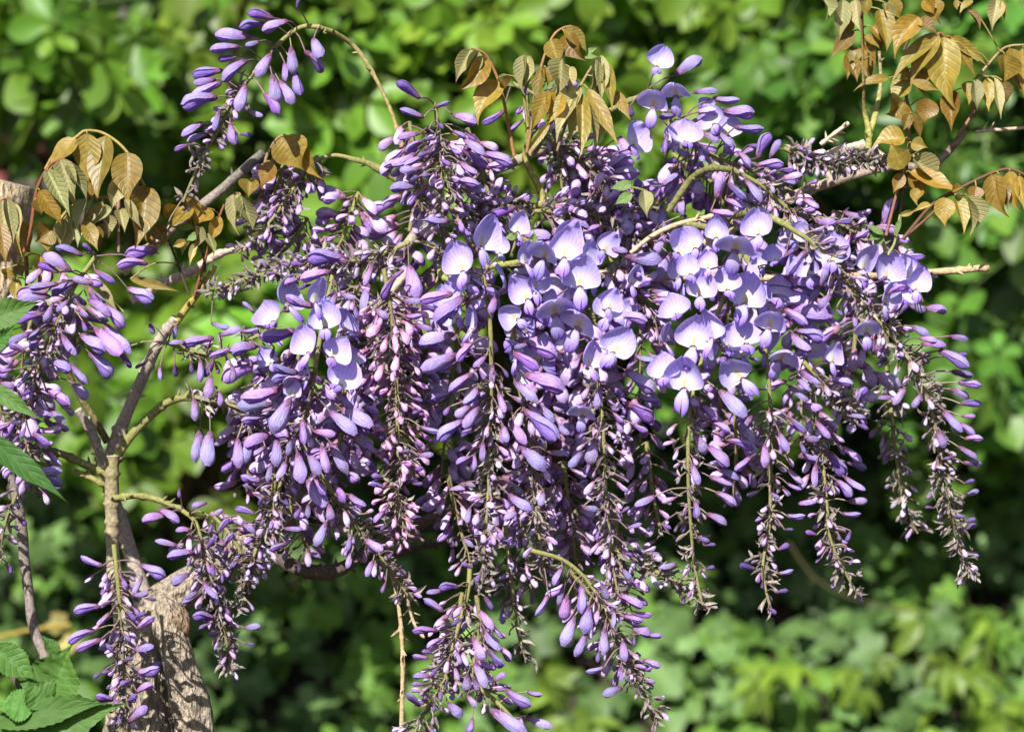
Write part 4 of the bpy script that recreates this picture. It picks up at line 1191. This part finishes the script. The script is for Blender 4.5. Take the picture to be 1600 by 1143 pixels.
# small undeveloped buds, bracts and back florets of each raceme
ga = 2.39996
for R in RAC:
    n = len(R['px'])
    back = R.get('back')
    g = R.get('g', 0.12)
    if not back:
        R['n'] = int(R['n'] * 0.72)
    for k in range(R['n']):
        t = R['t'] + (1 - R['t']) * (k + random.random()) / R['n']
        tt = (t - R['t']) / (1 - R['t'] + 1e-9)
        i = min(n - 1, int(t * (n - 1)))
        s = (R['s'][0] + (R['s'][1] - R['s'][0]) * tt) * random.choice((0.6, 0.8, 1.0, 1.0, 1.2, 1.4))
        q = (R['q'][0] + (R['q'][1] - R['q'][0]) * tt) * random.uniform(0.35, 1.15)
        T = Vector(R['tan'][i])
        a1 = T.orthogonal().normalized()
        a2 = T.cross(a1)
        ph = k * ga + random.gauss(0, 0.7)
        rad = a1 * math.cos(ph) + a2 * math.sin(ph)
        out = (rad + T * 0.25 + Vector((0, 0, -0.15))).normalized()
        p = Vector(R['w'][i]) + out * q * K
        ax = (rad * 0.9 + T * 0.45 + Vector((0, 0, -0.45)) + Vector(rng.normal(0, 0.38, 3))).normalized()
        L = s * K
        if s <= 13 and not back and random.random() < 0.3:
            continue
        if s > 28:
            tpl = random.choice(BIG_T if s > 38 else MED_T)
        elif s > 15:
            tpl = random.choice(MED_T)
        else:
            tpl = random.choice(SML_T)
        v = random.uniform(0.62, 1.0)
        mul = lerp((1.10, 0.98, 0.95), (1.02, 1.32, 0.62), g) * v
        if R.get('pk'):
            mul = mul * np.array([1.15, 0.9, 0.9])
        if s <= 15:
            mul = mul * lerp((1.0, 1.05, 0.85), (0.95, 1.22, 0.62), tt) * random.uniform(0.5, 0.85)
        R['small'].stamp(tpl, frame(p, ax, (0, 0, 1), random.gauss(0, 0.6), (L, L * 1.1, L * 1.1)), mul)
        if q > 10:
            pedicel(R, max(0, i - 1), p, 0.05)
        # papery bract at the foot of the stalk
        for _b in range(0 if back else random.choice((1, 2, 2, 3))):
            b = Vector(R['w'][i]) + out * q * K * random.uniform(0.1, 0.9)
            bl = random.uniform(11, 24) * K
            bx = (rad * 0.6 + T * random.uniform(-0.4, 0.9) + Vector(rng.normal(0, 0.35, 3))).normalized()
            bc = lerp((0.28, 0.235, 0.205), (0.50, 0.45, 0.39), random.random()) * random.uniform(0.65, 1.0)
            R['bract'].stamp(BR, frame(b, bx, rng.normal(0, 1, 3), 0, (bl, bl * 1.3, bl)), bc)

RO = {}
for R in RAC:
    o = link('flower_raceme', R['stem'].mesh('flower_raceme', M_STEM), vine, label=R.get('l'))
    if R['small'].n:
        link('small_buds', R['small'].mesh('small_buds', M_SMALL), o, kind='stuff')
    if R['bract'].n:
        link('papery_bracts', R['bract'].mesh('papery_bracts', M_BRACT), o, kind='stuff')
    R['obj'] = o
for (R, nm, me, M, tint) in jobs:
    link(nm, me, R['obj'], M, tint)

# ------------------------------------------------------------------ bronze young leaves
BRONZE = (0.265, 0.165, 0.022)
OLIVE = (0.26, 0.19, 0.032)
SILV = (0.32, 0.30, 0.13)
DARKL = (0.19, 0.11, 0.016)
LGREEN = (0.18, 0.26, 0.08)
STEMR = (0.20, 0.07, 0.03)


def compound(x0, y0, s, dy, stems, leaflets, name='compound_leaf', parent=vine, origin=VO, rot=0.4):
    """leaflets: 'bx by tx ty w kind' with kind b bronze, o olive, d dark, y young silvery, g green"""
    mb = MB()
    for st in stems:
        pts, r, c = st
        q = spline([(x0 + a / s, y0 + b / s, 0) for a, b in pts], 6)
        w = np.array([np.array(at(a, b, dy + 0.003 * math.sin(a * 0.05))) for a, b, _ in q]) - origin
        tube(mb, w, np.linspace(r, r * 0.7, len(w)) * K, c, 6, 0.1)
    items = [i.split() for i in leaflets.split(';') if i.strip()]
    for it in items:   # short stalklets to the first stem keep every leaflet attached
        bx, by = x0 + float(it[0]) / s, y0 + float(it[1]) / s
        if stems:
            best = None
            for st in stems:
                q = spline([(x0 + a / s, y0 + b / s, 0) for a, b in st[0]], 6)[:, :2]
                d = np.hypot(q[:, 0] - bx, q[:, 1] - by)
                k = int(d.argmin())
                if best is None or d[k] < best[0]:
                    best = (d[k], q[k])
            if best[0] > 2:
                a, e = np.array(at(best[1][0], best[1][1], dy)) - origin, np.array(at(bx, by, dy - 0.004)) - origin
                m = (a + e) / 2 + np.array([0, 0, 0.15 * np.linalg.norm(e - a)])
                tube(mb, spline([a, m, e], 0.004), 1.3 * K, (0.27, 0.20, 0.06), 4, cap=False)
    o = link(name, mb.mesh(name, M_STEM), parent) if stems else None
    for k, it in enumerate(items):
        bx, by, tx, ty, w = [float(v) for v in it[:5]]
        kind = it[5] if len(it) > 5 else 'b'
        bx, by, tx, ty, w = x0 + bx / s, y0 + by / s, x0 + tx / s, y0 + ty / s, w / s
        yb = dy - 0.004 - 0.010 * random.random()
        Lp = math.hypot(tx - bx, ty - by)
        a = Vector(at(bx, by, yb))
        e = Vector(at(tx, ty, yb + random.uniform(-0.45, 0.05) * Lp * K))
        ax = e - a
        L = ax.length * 1.1
        yaw = random.gauss(0, rot)
        up = Vector((math.sin(yaw), -math.cos(yaw), 0.35 + random.gauss(0, 0.15)))
        fam = 'y' if kind == 'y' else ('g' if kind in 'gG' else 'b')
        me = random.choice(LEAFLETS[fam])
        W = w * K * 1.15
        # outline width of the template is about 1.0 of its length at most
        M = frame(a, ax, up, 0, (L, W, W))
        M.translation -= Vector(origin.tolist())
        col = {'b': BRONZE, 'o': OLIVE, 'y': SILV, 'd': DARKL, 'g': LGREEN, 'G': (0.062, 0.16, 0.028)}[kind]
        v = random.uniform(0.8, 1.2)
        col = lerp(col, (0.22, 0.21, 0.04), random.random() * (0.3 if kind == 'b' else 0.1))
        link('leaflet' if fam != 'g' or name == 'compound_leaf' else 'leaf', me, o if name == 'compound_leaf' else parent, M, (col[0] * v * random.uniform(.9, 1.1), col[1] * v, col[2] * v))
    return o


compound(0, 180, 5.333, -0.01, [([(380, 450), (460, 320), (640, 180), (720, 130), (880, 160), (1060, 310), (1205, 590)], 3, (0.30, 0.22, 0.06)), ([(230, 1140), (300, 640), (385, 460)], 3, STEMR)],
         '750 560 740 700 110 d;630 190 390 450 200 o;880 170 790 660 190 b;725 150 715 530 190 b;1060 310 1050 690 210 b;1130 600 1100 860 120 d;1205 590 1150 1060 210 b')
compound(0, 180, 5.333, -0.03, [([(200, 1140), (260, 930), (310, 620), (400, 440), (500, 370), (600, 400)], 3, STEMR)],
         '330 700 340 820 100 d;330 625 515 890 130 b;400 460 575 810 120 y;500 375 610 720 150 y;590 400 720 690 90 y')
compound(0, 180, 5.333, -0.02, [([(990, 490), (990, 700), (985, 900), (990, 1140)], 3.5, (0.28, 0.16, 0.12)), ([(985, 780), (900, 690), (740, 690)], 2.5, (0.3, 0.2, 0.12))],
         '860 720 660 940 70 b;700 880 800 1100 110 b;800 930 830 1080 100 d;720 700 620 950 120 y;930 770 740 920 110 y;985 500 930 760 130 y;1040 700 1160 920 70 y;1000 790 1040 960 90 y;870 860 920 990 80 y;560 860 560 1110 150 y;530 870 490 1080 90 y;590 880 650 1080 80 y;440 960 320 1050 170 b;400 1000 390 1130 90 b')
compound(0, 180, 5.333, -0.015, [([(-60, 780), (20, 705), (60, 700), (120, 740)], 2.5, STEMR), ([(120, 740), (190, 880), (180, 1140)], 2.5, STEMR)],
         '20 710 50 1060 110 y;60 700 110 1060 90 y;120 740 150 1020 80 y;190 880 240 1130 90 b;0 900 40 1200 120 d;60 1000 90 1230 110 b;130 1000 160 1230 90 o')
compound(0, 400, 7.145, -0.005, [([(290, 0), (300, 200), (290, 420)], 4, STEMR), ([(1060, 280), (1150, 400), (1380, 620)], 2, (0.3, 0.25, 0.1))], '80 140 60 260 140 o;200 100 240 220 120 d;450 0 430 330 130 b;560 150 540 300 140 b;180 250 190 520 110 o;1070 290 1290 590 90 y')
compound(200, 320, 5.714, -0.005, [([(590, 820), (680, 520), (750, 280), (860, 0)], 2.8, STEMR), ([(690, 600), (680, 480), (610, 270), (560, 215)], 2.6, (0.06, 0.03, 0.02)), ([(545, 800), (440, 520), (360, 310)], 2.6, (0.05, 0.04, 0.02))],
         '700 30 600 150 250 b;580 20 330 230 200 b;440 10 330 130 170 b;250 180 340 330 120 d;820 100 740 320 100 b;590 210 390 190 70 g;620 260 520 310 60 g;560 320 480 440 60 y;600 340 550 520 55 y;520 330 400 370 60 o;720 250 770 440 60 y;650 200 600 380 80 y;0 480 160 520 60 b;20 660 410 760 70 b;160 250 250 370 70 d')
compound(260, 200, 5.333, 0.0, [([(440, 740), (500, 600), (560, 545), (600, 545)], 2.5, (0.1, 0.06, 0.03)), ([(800, 400), (850, 200), (960, 65), (1080, 110)], 3, (0.25, 0.18, 0.08))],
         '960 75 1100 330 260 b;1080 110 1260 420 130 b;900 300 780 480 160 d;700 430 680 560 140 b;560 550 560 860 100 y;620 560 720 850 110 y;590 550 640 760 80 y')
compound(690, 30, 5.333, -0.03, [([(605, 1140), (560, 900), (500, 600), (440, 430), (360, 290), (260, 250)], 3, (0.28, 0.12, 0.05))],
         '240 255 120 490 110 y;310 270 200 460 110 y;385 335 170 580 140 b;480 490 530 580 100 d;480 520 280 800 170 b')
compound(690, 30, 5.333, -0.02, [([(710, 1110), (750, 900), (800, 700), (830, 400), (920, 160), (1000, 80), (1080, 60)], 3, (0.28, 0.15, 0.06)), ([(720, 900), (690, 640), (730, 480), (690, 300)], 3, (0.2, 0.17, 0.05))],
         '1030 130 1150 330 150 d;1020 80 1220 250 130 o;920 170 980 370 130 b;830 400 800 700 90 b;870 400 900 540 110 b;690 300 650 600 110 y;720 310 700 540 70 y;480 470 610 560 70 g;1190 290 1290 240 40 g;1180 320 1300 310 40 g')
compound(690, 30, 5.333, -0.045, [([(740, 1120), (900, 870), (1010, 330)], 2.5, (0.25, 0.17, 0.06)), ([(960, 1100), (1060, 800), (1150, 570)], 2.5, (0.22, 0.15, 0.06)), ([(1150, 570), (1250, 400), (1330, 310)], 2.5, (0.25, 0.2, 0.08))],
         '1070 400 1060 600 80 y;1010 330 970 620 130 y;980 620 900 850 140 b;900 600 760 900 120 b;1220 580 1450 1010 100 o;1150 570 950 950 160 y;1150 620 1060 1000 90 y;1200 650 1300 1070 100 y;1170 630 1160 1130 100 o;1320 310 1300 640 100 y;1370 350 1420 730 90 o;1330 310 1330 650 90 y;1280 340 1250 600 80 y;1440 600 1560 820 80 b;900 870 720 1110 50 b')
compound(1300, 0, 5.333, 0.03, [([(245, 0), (255, 300), (265, 640)], 2.5, (0.08, 0.03, 0.02)), ([(400, 400), (470, 250), (600, 180)], 2.5, STEMR)],
         '180 260 0 450 120 d;90 0 60 310 120 y;200 0 210 240 100 y;300 0 290 130 90 o;480 0 560 150 120 b;440 20 460 210 80 y;270 300 400 390 80 o;400 80 480 400 160 b;330 220 470 380 120 b;180 420 210 520 110 y;160 500 210 660 90 d;150 420 130 640 90 d;250 420 290 640 110 d;300 330 330 640 90 d;130 150 100 300 90 b;-60 0 -30 150 90 y')
compound(1300, 0, 5.333, 0.015, [([(660, 940), (620, 780), (700, 500), (880, 280), (930, 300), (990, 310)], 2.8, STEMR), ([(600, 420), (680, 230), (720, 140)], 2.5, (0.1, 0.05, 0.03))],
         '700 200 870 260 120 d;720 140 510 410 170 b;720 560 750 760 140 d;640 580 500 640 100 o;880 280 500 640 120 o;1010 350 1190 620 80 b;990 310 1270 520 90 o;890 290 640 680 140 o;470 650 200 720 80 b;640 680 490 830 160 o;660 680 880 750 70 b;930 310 970 840 230 b;600 850 480 960 220 d;800 820 760 1010 160 d')
compound(1300, 0, 5.333, 0.02, [([(1050, 1130), (1170, 930), (1200, 650), (1300, 640)], 2.8, (0.22, 0.13, 0.06)), ([(1250, 600), (1400, 430), (1480, 385), (1600, 375)], 2.5, (0.3, 0.22, 0.1))],
         '1010 760 990 1050 140 d;1430 680 1470 840 100 d;1440 450 1430 690 170 b;1480 400 1570 750 150 b;1590 400 1600 780 90 o;1090 700 1150 860 110 o;1180 660 1210 890 100 y;1400 690 1430 940 60 y;1300 650 1300 900 100 o;1350 650 1410 960 80 y;1190 430 1130 540 120 g;1030 0 1040 80 40 o')
compound(1300, 0, 5.333, 0.02, [([(780, -60), (1100, -40), (1450, -50)], 2.5, STEMR)], '1170 0 1060 100 60 o;1130 90 1240 240 70 d;1370 0 1330 210 120 y;1420 0 1440 160 50 o;850 0 870 170 140 b;760 0 850 110 100 b')
compound(1300, 160, 5.333, -0.02, [([(450, 1110), (540, 760), (610, 560), (640, 340), (650, 90)], 2.8, (0.22, 0.10, 0.06)), ([(570, 920), (600, 740), (620, 580), (640, 470), (720, 410)], 2.6, (0.07, 0.05, 0.03))],
         '650 95 600 230 80 d;660 95 750 300 90 d;610 300 340 330 170 b;590 550 490 360 160 b;660 340 780 370 100 b;650 580 1030 720 150 b;680 460 880 670 150 y;700 480 900 650 110 o;655 590 770 760 140 d;585 590 515 740 90 d;740 720 690 840 100 o;720 420 830 520 70 y')
compound(1300, 160, 5.333, -0.03, [([(590, 1140), (840, 850), (1100, 700), (1330, 590), (1480, 555), (1600, 600)], 3.2, (0.12, 0.06, 0.03)), ([(620, 1110), (830, 930), (960, 780), (1110, 770)], 2.6, (0.15, 0.08, 0.04))],
         '1000 740 1100 710 60 d;1200 700 1180 820 110 d;930 790 930 1010 140 b;1030 780 1110 1070 110 o;1120 780 1190 1070 110 y;1390 600 1460 870 100 d;1330 600 1420 930 160 b;1480 570 1530 890 120 b;1560 610 1600 880 80 o;830 860 690 900 60 b')
compound(940, 270, 5.333, -0.05, [([(360, 150), (300, 130), (240, 120)], 2.5, YGREEN)], '350 150 370 340 100 y;250 90 80 120 70 g;250 170 120 250 70 g;380 160 400 330 50 y')
compound(1200, 320, 5.333, -0.06, [([(980, 400), (960, 300), (950, 235)], 3, (0.3, 0.3, 0.08)), ([(1000, 420), (1060, 300), (1100, 80)], 2.5, (0.25, 0.25, 0.09))], '960 240 820 160 50 g;950 230 840 290 60 g;950 250 880 350 60 g;1100 90 1230 40 40 o;1060 260 1110 100 40 g')
compound(660, 320, 5.333, -0.055, [([(740, 440), (770, 330), (790, 270)], 3, YGREEN)], '790 270 690 270 60 g;780 280 740 240 60 g;920 330 935 230 60 g;900 320 890 280 40 g')

# ------------------------------------------------------------------ sawn post at the left edge
post = MB()
px0 = at(2, 285, 0.09)
base = Vector((px0.x - 0.22, 0.12, 0))
pts = spline([np.array(base) - np.array(base) - np.array([0, 0, 0.05]), np.array((px0 - base) * 0.5), np.array(px0 - base)], 0.005)
tube(post, pts, np.linspace(0.030, 0.0205, len(pts)), (0.56, 0.44, 0.28), 40, 0.22, True, 11, 2.2, (0.62, 0.51, 0.34))
po = link('cut_post', None, label='rough sawn-off tan wooden post behind bronze leaves at the left edge', cat='post')
po.location = base
link('post_shaft', post.mesh('post_shaft', M_BARK), po)

# ------------------------------------------------------------------ green broad-leaved shrub at the left edge
gx = at(-30, 1143, -0.06)
gb = Vector((gx.x, -0.06, 0))
GO = np.array([gb.x, gb.y, 0.0])
gs = link('broadleaf_shrub', None, label='green broad-leaved shrub with grey twig at the lower left corner', cat='shrub')
gs.location = gb
mb = MB()
def gl(pts):
    q = spline([(p[0] * K, p[1] * K, p[2], p[3] * K) for p in pts], 6 * K)
    return np.array([np.array(at(a / K, b / K, c)) for a, b, c, _ in q]) - GO, q[:, 3]
w, r = gl([(18, 740, -0.01, 8), (28, 790, -0.01, 8), (36, 850, -0.01, 8), (44, 920, -0.015, 8), (54, 985, -0.02, 8), (72, 1038, -0.03, 9), (60, 1120, -0.05, 9), (20, 1400, -0.06, 11), (-20, 3500, -0.06, 20)])
tube(mb, w, r, (0.20, 0.16, 0.14), 9, 0.3, True, 0, 4.0)
link('stem', mb.mesh('stem', M_TWIG), gs)
mb = MB()
w, r = gl([(55, 1143, -0.05, 5), (44, 1098, -0.055, 5), (28, 1068, -0.06, 5), (-5, 1030, -0.05, 5)])
tube(mb, w, r, (0.10, 0.07, 0.06), 7, 0.2)
link('stem', mb.mesh('stem', M_TWIG), gs)
mb = MB()
w, r = gl([(-20, 3500, -0.06, 14), (-60, 1400, -0.06, 8), (-55, 900, -0.08, 6), (-40, 700, -0.09, 5), (-40, 520, -0.09, 4)])
tube(mb, w, r, (0.12, 0.14, 0.06), 7, 0.2)
link('stem', mb.mesh('stem', M_TWIG), gs)
compound(0, 960, 6.245, -0.07, [], '350 1100 1100 900 330 G;500 830 240 640 280 G;-60 330 340 610 240 G;560 390 430 210 110 G;480 800 640 340 420 G;330 890 -20 880 250 G;-40 1060 930 860 230 G;620 1180 420 1090 160 G;-60 1160 300 1130 200 G', 'leaf_stalk', gs, GO, 0.25)
compound(0, 560, 5.333, -0.095, [], '-160 200 310 490 110 G;-160 620 510 1140 150 G', 'leaf_stalk', gs, GO, 0.3)
compound(0, 400, 7.145, -0.085, [], '-220 760 390 525 260 G;-120 1060 140 800 150 G', 'leaf_stalk', gs, GO, 0.3)
